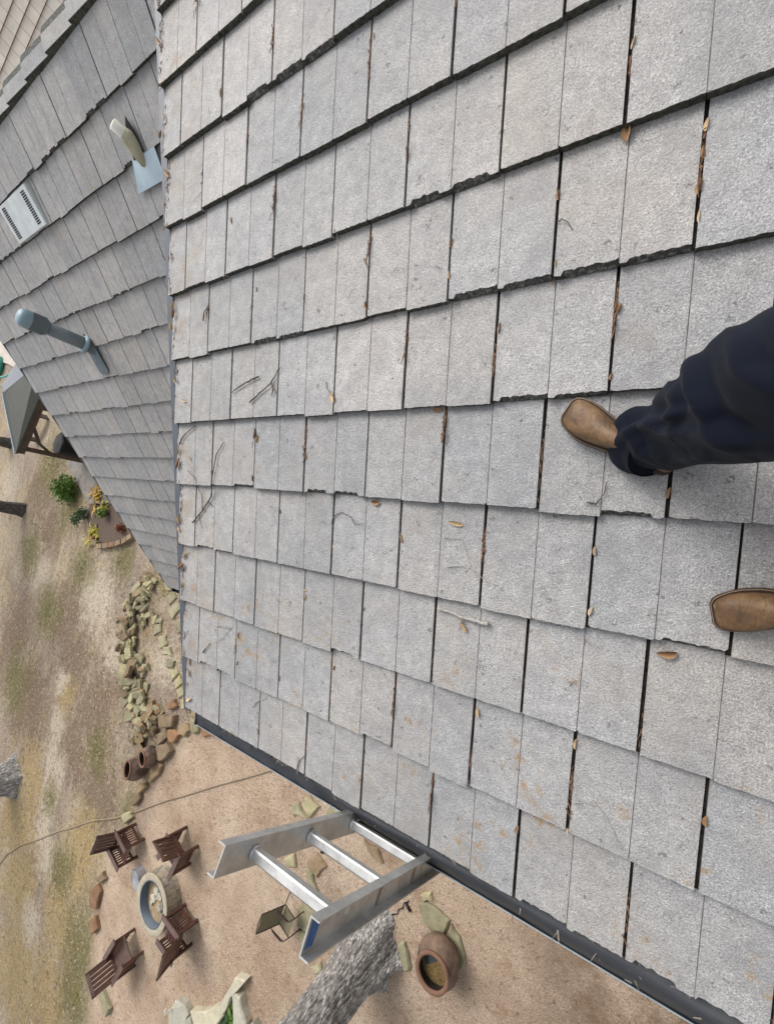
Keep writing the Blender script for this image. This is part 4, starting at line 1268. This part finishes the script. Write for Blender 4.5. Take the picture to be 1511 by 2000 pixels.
strap_plant((16.839, -0.314), 46, .62, .045, M['y2'], "orange yellow strap leaved plant under the gable edge", 35, .03)
strap_plant((16.210, 0.058), 22, .45, .04, M['y1'], "yellow green plant just below the orange yellow one", 36, .03)
strap_plant((16.562, 1.161), 40, .50, .04, M['y1'], "yellow green striped plant by the bed's stone edging", 37, .03)
strap_plant((6.357, 10.077), 26, .42, .05, M['g1'], "green leafy plant in the stone planter at the picture's bottom", 38, .02)
strap_plant((6.466, 10.288), 20, .42, .05, M['g2'], "dark green plant deep in the stone planter", 39, .02)
# white spigot
sp_ = g3d((8.175, 10.973)); spg = empty("spigot", sp_); tag(spg, "thin white spigot pipe beside the pale planter stones", "spigot")
M['white'] = simple("white plastic", (.75, .76, .74, 1), .4)
mb = MB(); mb.tube([(0, 0, -.05), (0, 0, .30), (.01, .0, .33)], .014, 8); mb.build("riser", M['white'], spg)
mb = MB(); mb.tube([(0, 0, .32), (.03, -.07, .325), (.035, -.085, .30)], .012, 8); mb.build("spout", M['white'], spg)
mb = MB(); mb.tube([(0, 0, .05), (.06, -.03, .05)], .012, 8); mb.build("side_outlet", M['white'], spg)

# sling chair beyond the ladder
M['frame'] = simple("dark brown tube frame", (.045, .028, .026, 1), .45, .2, .2, 10)
M['sling'] = simple("olive mesh sling", (.20, .175, .105, 1), .8, 0, .15, 40, .3, 200)
sl = empty("sling_chair", g3d((5.262, 7.357))); sl.scale = (.72, .72, .72); sl.rotation_euler = (0, 0, R(170)); tag(sl, "dark tube framed chair with olive sling seen past the ladder", "chair")
for sy in (-1, 1):
    y = sy * .27
    mb = MB(); mb.tube([(.30, y, 0), (.26, y, .40), (.22, y, .58), (-.20, y, .60), (-.26, y, .57)], .014, 7); mb.build("leg", M['frame'], sl)
    mb = MB(); mb.tube([(-.34, y, 0), (-.18, y, .34), (.25, y, .40)], .014, 7); mb.build("leg", M['frame'], sl)
    mb = MB(); mb.tube([(-.16, y, .33), (-.30, y, .75), (-.38, y, .98)], .014, 7); mb.build("back_post", M['frame'], sl)
    mb = MB(); mb.box((0, y, .612), (.36, .05, .015)); mb.build("arm_rest", M['frame'], sl)
mb = MB(); mb.tube([(-.38, -.27, .98), (-.395, 0, 1.0), (-.38, .27, .98)], .014, 7); mb.build("top_bar", M['frame'], sl)
def sheet(p, name):
    mb = MB(); nn = len(p)
    for y in (-.255, .255):
        for (x, z) in p: mb.v.append((x, y, z))
    for y in (-.255, .255):
        for (x, z) in p: mb.v.append((x - .006, y, z - .006))
    for i in range(nn - 1):
        mb.face([i, i + 1, nn + i + 1, nn + i]); mb.face([2 * nn + i, 3 * nn + i, 3 * nn + i + 1, 2 * nn + i + 1])
    mb.build(name, M['sling'], sl)
sheet([(.24, .40), (.0, .36), (-.15, .345)], "seat"); sheet([(-.17, .36), (-.30, .75), (-.375, .97)], "back")

# cord lying across the yard, dropped cable by the trunk
M['cord'] = simple("tan cord", (.30, .235, .165, 1), .8, 0, .2, 10)
cp = [(20.157, 14.957), (18.823, 13.451), (18.392, 12.848), (17.532, 12.148), (16.332, 11.366), (14.941, 10.416), (13.791, 9.696), (12.986, 9.207), (11.962, 8.668), (11.271, 8.231), (9.824, 7.251), (8.188, 6.223), (6.923, 5.451), (6.074, 4.939), (5.300, 4.461)]
def cord(pts, rad, lift):
    out = []
    for i in range(len(pts) - 1):
        for k in range(6):
            t = k / 6
            x = pts[i][0] * (1 - t) + pts[i + 1][0] * t; y = pts[i][1] * (1 - t) + pts[i + 1][1] * t
            x += .02 * noise.noise((i + t, 0, 5)); y += .02 * noise.noise((i + t, 3, 5))
            out.append(g3d((x, y), lift))
    return out
mb = MB(); mb.tube(cord(cp, .014, .02), .016, 6); tag(mb.build("cord", M['cord']), "long thin tan cord snaking across patio and dirt yard", "cord")
mb = MB(); mb.tube(cord([(3.288, 6.363), (3.219, 6.274), (3.126, 6.205), (3.082, 6.098), (3.010, 6.041), (2.987, 5.930), (2.920, 5.852)], .01, .02), .008, 6); tag(mb.build("cable", M['black']), "black wiggly cable on the dirt below the ladder rail", "cable")
mb = MB(); mb.tube([g3d((2.978, 5.925), .02), g3d((2.865, 6.008), .03)], .022, 6); tag(mb.build("stake", M['black']), "short black stake lying by the wiggly cable", "stake")

# ------------------------------------------------------------------ the photographer's legs
person = empty("person", on_roof((-0.025, -0.325))); tag(person, "person in navy trousers and brown square toed boots standing on the tiles", "person")
po = Vector(person.location)
def px3(px, py, d):
    return Vector((0, 0, 7)) + cx * ((px - 755.5) / 802.147 * d) - cy * ((py - 1000) / 802.147 * d) - cz * d
def leather():
    t = NT("worn tan leather")
    o = t.obj()
    k = t.ramp(t.noise(11, 5, .65), [(.28, (.065, .036, .018, 1)), (.5, (.185, .105, .048, 1)), (.72, (.29, .18, .09, 1))])
    k = t.mix(t.ramp(t.noise(34, 5, .75), [(.50, 0), (.66, .75)]), k, (.060, .034, .020, 1))
    k = t.mix(t.ramp(t.noise(7, 4, .7, t.mapped(o, (1, 2.2, 1))), [(.50, 0), (.66, .6)]), k, (.10, .055, .028, 1))
    cr = t.noise(16, 4, .6, t.mapped(o, (2.6, .8, 1)), 1.2)
    t.bump(t.math('ADD', cr, t.math('MULTIPLY', t.noise(120, 3), .25)), .6, .006)
    return t.done(k, .52, 0, .4)
M['leather'] = leather()
M['welt'] = simple("dark brown boot sole", (.045, .028, .020, 1), .6, 0, .3, 30)
M['stitch'] = simple("pale welt stitching", (.30, .20, .13, 1), .7)
def boot(toe, heel, side):
    """square toed western boot; toe and heel are plan points on the roof"""
    T, Hh = on_roof(toe), on_roof(heel)
    X = (T - Hh); X -= N1 * X.dot(N1); Lb = X.length; X.normalize(); Y = N1.cross(X)
    base = Hh + N1 * .004
    f = Lb / .305
    outl = [(-.012, .020), (.0, .030), (.03, .037), (.07, .035), (.115, .032), (.16, .038), (.20, .0455), (.235, .0485), (.262, .0465), (.285, .041), (.298, .034), (.305, .022)]
    def W3(x, y, z): return base + X * (x * f) + Y * y + N1 * z - po
    bend = lambda x: side * .010 * math.sin(math.pi * min(1, max(0, (x - .05) / .25)))
    loop = [(x, w + bend(x)) for x, w in outl] + [(x, -w + bend(x)) for x, w in outl[::-1]]
    mb = MB()
    k = len(loop)
    for (z, gr_) in ((.012, .003), (.022, .006), (.026, .004)):
        for (x, y) in loop: mb.v.append(tuple(W3(x + (gr_ if x > .28 else 0), y * (1 + gr_ / .045), z)))
    for j in range(2):
        for i in range(k): mb.face([j * k + i, j * k + (i + 1) % k, (j + 1) * k + (i + 1) % k, (j + 1) * k + i], 0)
    mb.face([2 * k + i for i in range(k)]); mb.face([i for i in range(k)][::-1])
    hb = [(x, y) for x, y in loop if x < .075]
    n = len(mb.v); kk = len(hb)
    for z in (-.012, .013):
        for (x, y) in hb: mb.v.append(tuple(W3(x, y, z)))
    for i in range(kk): mb.face([n + i, n + (i + 1) % kk, n + kk + (i + 1) % kk, n + kk + i])
    sole_v = mb
    # upper: arched rings over the foot
    up = MB(); xs = [.303, .297, .286, .268, .245, .218, .188, .158, .128, .10, .07, .035, .0, -.010]
    hts = [.030, .046, .054, .060, .066, .072, .080, .090, .100, .108, .112, .112, .110, .08]
    ws = [.024, .034, .040, .0445, .0465, .044, .038, .032, .028, .027, .027, .027, .024, .016]
    m_ = 14
    for x, h, w in zip(xs, hts, ws):
        for j in range(m_ + 1):
            a = math.pi * j / m_
            p = 0.72 if x > .2 else .85
            yy = math.copysign(abs(math.cos(a)) ** p, math.cos(a)) * w + bend(x)
            zz = .024 + (h - .024) * math.sin(a) ** p
            # creases across the vamp
            cre = -.0022 * max(0, math.sin((x + yy * .5 * side) * 150)) * math.exp(-((x - .185) / .035) ** 2)
            up.v.append(tuple(W3(x, yy, zz + cre)))
    for i in range(len(xs) - 1):
        for j in range(m_): 
            q = i * (m_ + 1) + j
            up.face([q, q + 1, q + m_ + 2, q + m_ + 1], 0, True)
    up.face([j for j in range(m_ + 1)], 0, True)
    bt = up.build("boot", M['leather'], person)
    sole_v.build("sole", M['welt'], bt)
    st = MB(); st.tube([W3(x + .003, y * 1.06, .0275) for (x, y) in loop if x > .10] , .0011, 5); st.build("welt_stitching", M['stitch'], bt)
    return bt
boot((0.222, -0.472), (-0.034, -0.321), 1)
boot((-0.154, 0.043), (-0.445, -0.022), -1)
def trousers():
    t = NT("navy cotton")
    k = t.ramp(t.noise(3, 3), [(.3, (.0026, .0044, .0105, 1)), (.7, (.0042, .0068, .0150, 1))])
    w = t.noise(420, 2)
    t.bump(w, .25, .001)
    mt = t.done(k, .85, 0, .12)
    t.b.inputs["Sheen Weight"].default_value = .03
    mb = MB()
    def leg(pts, rad, seed, folds, folds_px=()):
        # smooth path through the stations
        path = []; rr = []
        n = len(pts)
        for i in range(n - 1):
            p0, p1, p2, p3 = pts[max(i - 1, 0)], pts[i], pts[i + 1], pts[min(i + 2, n - 1)]
            for k_ in range(40):
                u = k_ / 40
                path.append(.5 * ((2 * p1) + (p2 - p0) * u + (2 * p0 - 5 * p1 + 4 * p2 - p3) * u * u + (3 * p1 - p0 - 3 * p2 + p3) * u ** 3))
                rr.append(rad[i] * (1 - u) + rad[i + 1] * u)
        path.append(pts[-1]); rr.append(rad[-1])
        n0 = len(mb.v); seg = 170; prev = None
        for i, p in enumerate(path):
            d = (path[min(i + 1, len(path) - 1)] - path[max(i - 1, 0)]).normalized()
            a = Vector((1, 0, 0)) if prev is None else prev
            a = (a - d * a.dot(d)).normalized(); prev = a; b = d.cross(a)
            s = i / len(path)
            for k_ in range(seg):
                th = 2 * math.pi * k_ / seg
                dirv = a * math.cos(th) + b * math.sin(th)
                q = p + dirv * rr[i]
                low = math.exp(-((s - .06) / .30) ** 2)
                n1 = noise.noise((q.x * 8 + seed, q.y * 8, q.z * 8 + q.x * 5))
                fold = noise.noise((q.x * 7 + seed * 3 + q.z * 5, q.y * 7 + q.z * 4, q.z * 10 - q.x * 6))
                fold2 = noise.noise((q.x * 4 + seed, q.y * 5 - q.z * 4, q.z * 4 + 4))
                off = .008 * n1 + folds * (.030 * fold * low * min(1, .25 + s / .10) + .015 * fold2)
                w3 = q + dirv * off
                if folds_px:
                    pq = cam_px(w3)
                    if pq is not None:
                        for line, amp, wd in folds_px:
                            bd = 1e9; sg = 0; arc = 0; tot = sum(math.dist(line[e], line[e + 1]) for e in range(len(line) - 1)); run = 0
                            for e in range(len(line) - 1):
                                (ax, ay), (bx, by) = line[e], line[e + 1]
                                lx, ly = bx - ax, by - ay; LL = math.hypot(lx, ly)
                                tt = max(0, min(1, ((pq[0] - ax) * lx + (pq[1] - ay) * ly) / LL / LL))
                                dx, dy = pq[0] - ax - tt * lx, pq[1] - ay - tt * ly
                                dd = math.hypot(dx, dy)
                                if dd < bd: bd = dd; sg = 1 if dx * ly - dy * lx > 0 else -1; arc = (run + tt * LL) / tot
                                run += LL
                            if bd < wd * 5:
                                fade = math.sin(math.pi * min(1, max(0, arc * .86 + .10))) ** .7
                                sd_ = bd * sg
                                w3 = w3 + dirv * (amp * fade * min(1, s / .10) * (math.exp(-(sd_ / wd) ** 2) - .75 * math.exp(-((sd_ - 1.9 * wd) / (1.2 * wd)) ** 2)))
                mb.v.append(tuple(w3 - po))
        for i in range(len(path) - 1):
            for k_ in range(seg):
                k2 = (k_ + 1) % seg
                mb.face([n0 + i * seg + k_, n0 + i * seg + k2, n0 + (i + 1) * seg + k2, n0 + (i + 1) * seg + k_], 0, True)
        mb.face([n0 + k_ for k_ in range(seg)][::-1]); e = n0 + (len(path) - 1) * seg; mb.face([e + k_ for k_ in range(seg)])
    hem = on_roof((-0.001, -0.352)) + N1 * .075
    hip = Vector((-.34, -.24, 7 - .40)); hip2 = Vector((-.44, -.05, 7 - .40))
    FOLDS = [([(1205, 862), (1240, 835), (1335, 803)], .014, 11), ([(1228, 845), (1248, 882), (1305, 905), (1370, 900)], .013, 12), ([(1308, 752), (1312, 838)], .010, 10),
             ([(1343, 700), (1350, 765), (1382, 832), (1445, 878)], .013, 16), ([(1428, 655), (1448, 722), (1520, 768)], .011, 20), ([(1312, 838), (1420, 862), (1530, 884)], .009, 16),
             ([(1262, 812), (1290, 842), (1330, 850)], .010, 9)]
    leg([hem, px3(1256, 858, 1.08), px3(1326, 838, .96), px3(1368, 812, .85), px3(1424, 794, .755), px3(1511, 760, .62), hip], [.076, .088, .083, .092, .102, .110, .12], 1, .45, FOLDS)
    h2 = on_roof((-0.383, -0.009)) + N1 * .05
    leg([h2, h2 + Vector((-.06, -.0, .28)), h2 + Vector((-.06, -.02, .5)), hip2], [.078, .09, .105, .125], 7, 1.0)
    # seat of the trousers joining both legs
    n0 = len(mb.v); seg = 40; rows = 16
    c = (hip + hip2) / 2 + Vector((-.02, 0, .06))
    for i in range(rows + 1):
        ph = math.pi * i / rows
        for k_ in range(seg):
            th = 2 * math.pi * k_ / seg
            mb.v.append(tuple(c + Vector((.145 * math.sin(ph) * math.cos(th), .205 * math.sin(ph) * math.sin(th), .19 * math.cos(ph))) - po))
    for i in range(rows):
        for k_ in range(seg):
            k2 = (k_ + 1) % seg
            mb.face([n0 + i * seg + k_, n0 + (i + 1) * seg + k_, n0 + (i + 1) * seg + k2, n0 + i * seg + k2], 0, True)
    return mb.build("trousers", mt, person)
trousers()

# ------------------------------------------------------------------ twigs on the tiles
M['twig'] = simple("dark twig bark", (.085, .070, .060, 1), .9, 0, .4, 60, .4, 100)
M['twig2'] = simple("pale grey twig bark", (.36, .335, .31, 1), .9, 0, .3, 60, .4, 100)
def twig(pts, rad, mat, label, side=(), lift=.004):
    r = random.Random(len(pts) * 31 + int(pts[0][0] * 1000)); mb = MB()
    def path(ps, rd):
        P3_ = []
        for i in range(len(ps) - 1):
            for k in range(5):
                t = k / 5
                xy = (ps[i][0] * (1 - t) + ps[i + 1][0] * t, ps[i][1] * (1 - t) + ps[i + 1][1] * t)
                P3_.append(on_roof(xy, lift + rd) + Vector((r.gauss(0, .0012), r.gauss(0, .0012), abs(r.gauss(0, .0015)))))
        P3_.append(on_roof(ps[-1], lift + rd))
        m = len(P3_)
        # smooth heights so that a twig bridges the tile steps
        for _ in range(3):
            for i in range(1, m - 1): P3_[i].z = max(P3_[i].z, (P3_[i - 1].z + P3_[i + 1].z) / 2)
        mb.tube(P3_, [rd * (1 - .55 * i / m) * r.uniform(.8, 1.2) for i in range(m)], 6)
    path(pts, rad)
    for s, rd in side: path(s, rd)
    tag(mb.build("twig", mat), label, "twig")
twig([(1.567, -0.691), (1.621, -0.681), (1.685, -0.661), (1.763, -0.633)], .0045, M['twig'], "short curved dark twig, left of two twigs on one tile")
twig([(1.624, -0.579), (1.558, -0.616), (1.488, -0.651), (1.454, -0.685), (1.424, -0.719)], .0038, M['twig'], "forked dark twig ending at a joint, right of two twigs on one tile", [([(1.478, -0.655), (1.465, -0.623), (1.479, -0.601)], .003)])
twig([(0.432, 0.212), (0.482, 0.210), (0.530, 0.208), (0.580, 0.198), (0.627, 0.198)], .0075, M['twig2'], "thick pale grey stick lying just below a tile butt", [([(0.524, 0.212), (0.533, 0.232), (0.541, 0.257)], .0022), ([(0.482, 0.214), (0.454, 0.211)], .005)])
twig([(2.124, 0.022), (2.049, -0.040), (1.976, -0.113), (1.933, -0.181), (1.921, -0.247), (1.899, -0.343), (1.841, -0.404)], .0042, M['twig'], "long branching twig lying along the joints near the rake edge", [([(2.039, -0.046), (2.053, -0.135), (2.076, -0.216), (2.155, -0.260)], .0022), ([(1.990, -0.098), (1.947, -0.074)], .0025), ([(2.069, -0.022), (2.044, 0.042)], .002)])
twig([(2.235, -0.398), (2.218, -0.425), (2.176, -0.457), (2.083, -0.495)], .004, M['twig'], "bent twig in the litter at the rake edge")
twig([(1.973, -0.994), (1.967, -1.036), (1.931, -1.066)], .0035, M['twig'], "small dark twig standing straight beside a joint near the rake")
twig([(1.130, -0.062), (1.116, -0.098), (1.075, -0.114), (1.026, -0.095), (1.007, -0.071), (0.969, -0.079)], .0022, M['twig'], "thin looped twig like a hook over a tile joint")
twig([(0.592, 0.039), (0.538, 0.026), (0.500, 0.029), (0.452, 0.062), (0.390, 0.078)], .0018, M['twig2'], "hair thin pale stem above the thick grey stick", [([(0.610, -0.059), (0.542, -0.066), (0.500, 0.027)], .0012)])
twig([(1.333, 1.122), (1.319, 1.071), (1.275, 1.019)], .0028, M['twig'], "curved twig reaching from the gutter onto the lowest course")
twig([(1.965, 0.566), (1.897, 0.556), (1.826, 0.551)], .003, M['twig2'], "short pale stalk on the second lowest course near the rake", [([(1.839, 0.554), (1.900, 0.622), (1.969, 0.659)], .0014)])
twig([(2.068, 0.741), (2.008, 0.675)], .0035, M['twig'], "tiny dark stub of twig beside the short pale stalk")
twig([(0.135, 0.708), (0.092, 0.685), (0.056, 0.693), (0.025, 0.733), (-0.006, 0.783)], .0014, M['twig2'], "hair thin arched stem on a tile near the gutter")
twig([(0.286, -0.990), (0.266, -0.984), (0.245, -0.955)], .0018, M['twig'], "small hooked stem beside a joint high on the roof")
twig([(0.157, -0.213), (0.134, -0.210), (0.116, -0.237), (0.109, -0.273)], .0025, M['twig'], "pale bent twig in the shade below the boot")
twig([(1.665, 0.927), (1.623, 0.880), (1.564, 0.850)], .0022, M['twig2'], "small pale curved stem on the lowest course")
twig([(1.155, -0.629), (1.143, -0.598), (1.116, -0.572)], .0018, M['twig'], "tiny stem touching a tan leaf in a joint")
twig([(1.109, -1.188), (1.103, -1.165), (1.108, -1.141)], .0018, M['twig2'], "tiny pale stem hanging over a tile butt")

# ------------------------------------------------------------------ dry leaves
M['lf1'] = simple("tan dry leaf", (.60, .42, .235, 1), .55, 0, .3, 30, .2, 80, .35, .35)
M['lf2'] = simple("brown dry leaf", (.33, .185, .085, 1), .6, 0, .35, 30, .2, 80, .35, .35)
def leaf_mesh(L, w, curl, mat):
    mb = MB()
    for i in range(7):
        t = i / 6; ww = w * math.sin(math.pi * (.06 + .9 * t) ** .85) * .5 + .0008
        for e in (-1, 0, 1): mb.v.append(((t - .5) * L, e * ww, curl * (e * e) * ww * 1.4 + curl * L * .35 * (t - .5) ** 2))
    for i in range(6):
        for e in range(2): mb.face([3 * i + e, 3 * i + 3 + e, 3 * i + 4 + e, 3 * i + 1 + e], 0, True)
    return mb.mesh("dry_leaf", mat)
LM = [leaf_mesh(rng.uniform(.032, .050), rng.uniform(.012, .020), rng.uniform(.4, 1.3), M['lf1'] if i < 6 else M['lf2']) for i in range(9)]
def put_leaf(xy, i, ang, size, label, group, tilt=.5, lift=.004, left=False):
    o = link("dry_leaf", LM[i % len(LM)])
    p = (on_left if left else on_roof)(xy, lift)
    nn, ss = (N2, S2) if left else (N1, S1)
    fr = Matrix((Vector((1, 0, 0)), -ss, nn)).transposed().to_4x4()
    o.matrix_world = Matrix.Translation(p) @ fr @ Matrix.Rotation(ang, 4, 'Z') @ Matrix.Rotation(tilt, 4, 'X') @ Matrix.Scale(size, 4)
    return tag(o, label, "leaf", group)
r = random.Random(8)
seen_ = {}
JG = "dry leaves caught in the tile joints"
for p in ((0.949, -1.772), (0.629, -1.708), (1.283, -1.685), (1.785, -1.931), (0.288, -1.063), (-0.042, -0.977), (-0.043, -1.118), (-0.045, -0.910), (0.615, -1.018), (0.620, -0.921), (0.128, -1.365), (0.111, -0.730), (0.118, -0.554),
          (1.589, -0.415), (1.616, -0.234), (1.274, -0.340), (1.444, -0.088), (1.581, -1.071), (1.279, -0.979), (0.782, -0.040), (1.454, 0.709), (1.116, 0.563), (-0.040, -0.249), (0.127, -0.074), (0.124, 0.100),
          (0.137, 0.527), (0.141, 0.805), (-0.193, 0.609), (0.944, 0.881), (0.958, 0.268), (1.284, 0.283), (1.773, 0.721), (1.768, 0.576), (0.295, 0.898), (0.952, -0.886), (1.748, -1.401), (0.284, -0.879), (-0.044, -1.057), (0.444, -0.732)):
    v_ = 8 + (p[1] - OY) / math.cos(TH) / E; n_ = 13 - math.ceil(v_); j_ = max(1, round((OX - p[0]) / W + 2 + (0 if math.ceil(v_) % 2 == 0 else .5)))
    key = (n_, j_); seen_[key] = seen_.get(key, 0) + 1
    nth_ = ("", "second ", "third ", "fourth ", "fifth ")[seen_[key] - 1]
    put_leaf(p, r.choice((0, 1, 2, 3, 4, 5, 6, 7, 8)), R(90) + r.gauss(0, .18), r.uniform(.5, 1.1), "%sdry leaf in %s joint from the rake, %s tile course above the gutter" % (nth_, ORD[j_], ORD[n_]), JG, r.uniform(.7, 1.2), .002)
ODD = [((0.569, -0.115), 0, .1, 1.3, "tan curled leaf lying flat in the middle of a tile"), ((0.521, 0.239), 2, .9, 1.2, "round tan leaf just under the thick grey stick"),
       ((2.170, -0.626), 3, .3, 1.1, "flat tan leaf on the rake tile with brown stain"), ((1.116, -0.568), 1, 1.4, 1.3, "pair like tan leaf at the end of a joint with a tiny stem"),
       ((1.462, -0.625), 5, .4, .7, "small yellow round leaf under the forked twig"), ((-0.066, 0.177), 7, -.3, 1.2, "narrow brown leaf sliding out under a tile butt near the boot"),
       ((0.912, -0.166), 7, 0, 1.0, "brown leaf tip poking out under a tile butt in mid roof"), ((0.656, -0.499), 8, 0, .8, "brown leaf sliver under a butt left of the boot"),
       ((2.136, -0.321), 0, 1.0, .7, "single pale leaf on the tile next to the bent twig"), ((0.128, -1.163), 7, 1.5, 1.1, "brown leaf at the bottom of a joint high on the right"),
       ((1.293, 0.247), 1, .2, .7, "small tan leaf crossing a joint low on the roof"), ((0.458, 0.533), 2, 1.4, 1.0, "tan leaf at the top of a joint under a butt")]
for p, i, a, s, lb in ODD: put_leaf(p, i, a, s, lb, None, .25, .004)
for p in ((2.279, -2.367), (2.264, -2.033), (2.286, -1.938), (2.256, -1.765), (2.247, -1.115), (2.250, -1.012), (2.245, -0.742), (2.242, -0.365), (2.242, -0.292), (2.253, 0.010), (2.262, 0.069), (2.236, 0.219), (2.253, 0.388), (2.230, 0.912), (2.224, 1.068), (2.236, 0.844), (2.256, 0.284), (2.241, -1.072)):
    v_ = 8 + (p[1] - OY) / math.cos(TH) / E; n_ = 13 - math.ceil(v_)
    seen_[n_] = seen_.get(n_, 0) + 1
    put_leaf((min(p[0], 2.275) if p[0] > 2.2 else p[0], p[1]), r.randrange(9), R(90) + r.gauss(0, .5), r.uniform(.9, 1.6), "%sdry leaf at the metal rake edge beside the %s tile course above the gutter" % (("", "second ", "third ", "fourth ")[min(3, seen_[n_] - 1)], ORD[n_]), "dry leaves along the rake edge", r.uniform(.1, .6), .008)
put_leaf((3.939, -2.506), 1, .3, 1.0, "lone tan leaf resting on a butt of the steep roof", None, .2, .006, True)

# fine litter: needles and crumbs in joints, along the rake and in the gutter
def litter(name, spots, mat, seed, size=(.006, .03), n=1, wob=.5):
    rr = random.Random(seed); mb = MB()
    for (p, spread, axis) in spots:
        for _ in range(n):
            c = Vector(p) + Vector((rr.gauss(0, spread[0]), rr.gauss(0, spread[1]), rr.uniform(0, spread[2])))
            L = rr.uniform(*size); a = rr.gauss(axis, wob)
            d = Vector((math.cos(a), math.sin(a), rr.gauss(-.1, .25))) * L
            w = Vector((-math.sin(a), math.cos(a), 0)) * rr.uniform(.001, .003)
            k = len(mb.v)
            for q in (c - d - w, c + d - w * .4, c + d + w * .4, c - d + w): mb.v.append(tuple(q))
            for q in (c - d - w, c + d - w * .4, c + d + w * .4, c - d + w): mb.v.append(tuple(q - Vector((0, 0, .0015))))
            mb.face([k, k + 1, k + 2, k + 3]); mb.face([k + 7, k + 6, k + 5, k + 4]); mb.face([k, k + 4, k + 5, k + 1]); mb.face([k + 2, k + 6, k + 7, k + 3])
    o = mb.build(name, mat); o["kind"] = "stuff"; return o
M['lit1'] = simple("brown needle litter", (.165, .088, .05, 1), .85, 0, .6, 90)
M['lit2'] = simple("grey litter", (.25, .22, .19, 1), .9, 0, .5, 90)
sp1 = []; sp2 = []
for i in range(150):
    y = -2.9 + 4.1 * r.random()
    sp1.append((on_roof((2.262 + r.gauss(0, .006), y), -.004), (.010, .02, .008), R(90)))
for r_ in range(0, 13):
    off = 0.0 if r_ % 2 == 0 else .5
    for k in range(-2, 9):
        if r.random() < .75:
            f0 = r.uniform(.1, .8)
            for _ in range(r.randrange(2, 8)):
                u = k + off + DU.get(r_, 0) + 1 - .012
                sp1.append((near_pt(u, r_ - f0 + r.uniform(-.09, .09), TT * (f0) - .006), (.0012, .035, .004), R(90)))
litter("joint_litter", sp1, M['lit1'], 3, (.006, .020), 4, .22)
for i in range(130):
    x = r.choice((r.uniform(.9, 2.2), r.uniform(1.35, 1.95), r.uniform(-.6, 1.2)))
    sp2.append(((x, gy0 + r.uniform(-.004, .012), gz0 + (-.012 if x < 1.1 else -.03) + r.uniform(0, .006)), (.02, .006, .006), r.uniform(0, 3)))
litter("gutter_litter", sp2, M['lit2'], 4, (.006, .024), 2)
litter('guard_straw', [((r.uniform(-.5, 1.2), gy0 + r.uniform(.0, .06), gz0 - .004 + r.uniform(0, .008)), (.02, .01, .004), r.uniform(0.8, 2.4)) for _ in range(24)], M['lit2'], 9, (.008, .022), 1)
litter("gutter_mould", [((r.uniform(1.05, 2.2), gy0 + r.uniform(-.012, .012), gz0 - .03), (.012, .006, .012), r.uniform(0, 3)) for _ in range(160)], M['soot'], 6, (.006, .018), 2)

# ------------------------------------------------------------------ grass and leaf litter of the yard
rr = random.Random(77); mb = MB()
def blade(x, y, h, mat, lean):
    z = ground_z(x, y) if True else 0
    a = rr.uniform(0, 6.3); k = len(mb.v); w = .010
    mb.v += [(x - w * math.sin(a), y + w * math.cos(a), z), (x + w * math.sin(a), y - w * math.cos(a), z), (x + lean * math.cos(a), y + lean * math.sin(a), z + h)]
    mb.face([k, k + 1, k + 2], mat)
for gx, gy, gr_ in GRASS:
    for t_ in range(int(gr_ * gr_ * 16)):
        q = abs(rr.gauss(0, .5)) * gr_; a = rr.uniform(0, 6.3)
        x, y = gx + q * math.cos(a), gy + q * math.sin(a)
        if poly_dist(x, y, PATIO) > -.15 or (x < 7.7 and y < 1.4): continue
        if noise.noise((x * 1.1, y * 1.1, 9)) < -.05: continue
        m_ = 0 if noise.noise((x * .7, y * .7, 2)) > -.1 else 1
        for b_ in range(9): blade(x + rr.gauss(0, .05), y + rr.gauss(0, .05), rr.uniform(.02, .07), m_, rr.uniform(.01, .06))
M['gr1'] = leafmat("short green grass", (.19, .20, .07, 1), (.30, .30, .11, 1))
M['gr2'] = leafmat("dry straw grass", (.40, .34, .19, 1), (.56, .49, .30, 1))
o = mb.build("grass", [M['gr1'], M['gr2']]); o["kind"] = "stuff"
mb = MB()
for _ in range(16000):
    x, y = rr.uniform(0, 27), rr.uniform(-3, 19)
    if x < 7.6 and y < 1.5: continue
    pin = poly_dist(x, y, PATIO) > 0
    if pin and rr.random() < .72: continue
    if noise.noise((x * .5, y * .5, 20)) < rr.uniform(-.5, .3): continue
    z = ground_z(x, y) + .006
    s = rr.uniform(.012, .045); a = rr.uniform(0, 6.3); k = len(mb.v)
    d = Vector((math.cos(a), math.sin(a), rr.gauss(0, .25))) * s; w = Vector((-math.sin(a), math.cos(a), rr.gauss(0, .3))) * s * rr.uniform(.25, .5)
    c = Vector((x, y, z + abs(d.z)))
    for q in (c - d, c + w, c + d, c - w): mb.v.append(tuple(q))
    mb.face([k, k + 1, k + 2, k + 3], rr.choice((0, 0, 1, 2)))
M['gl3'] = simple("bleached leaf", (.50, .43, .31, 1), .8)
o = mb.build("fallen_leaf_litter", [M['lf1'], M['lf2'], M['gl3']]); o["kind"] = "stuff"
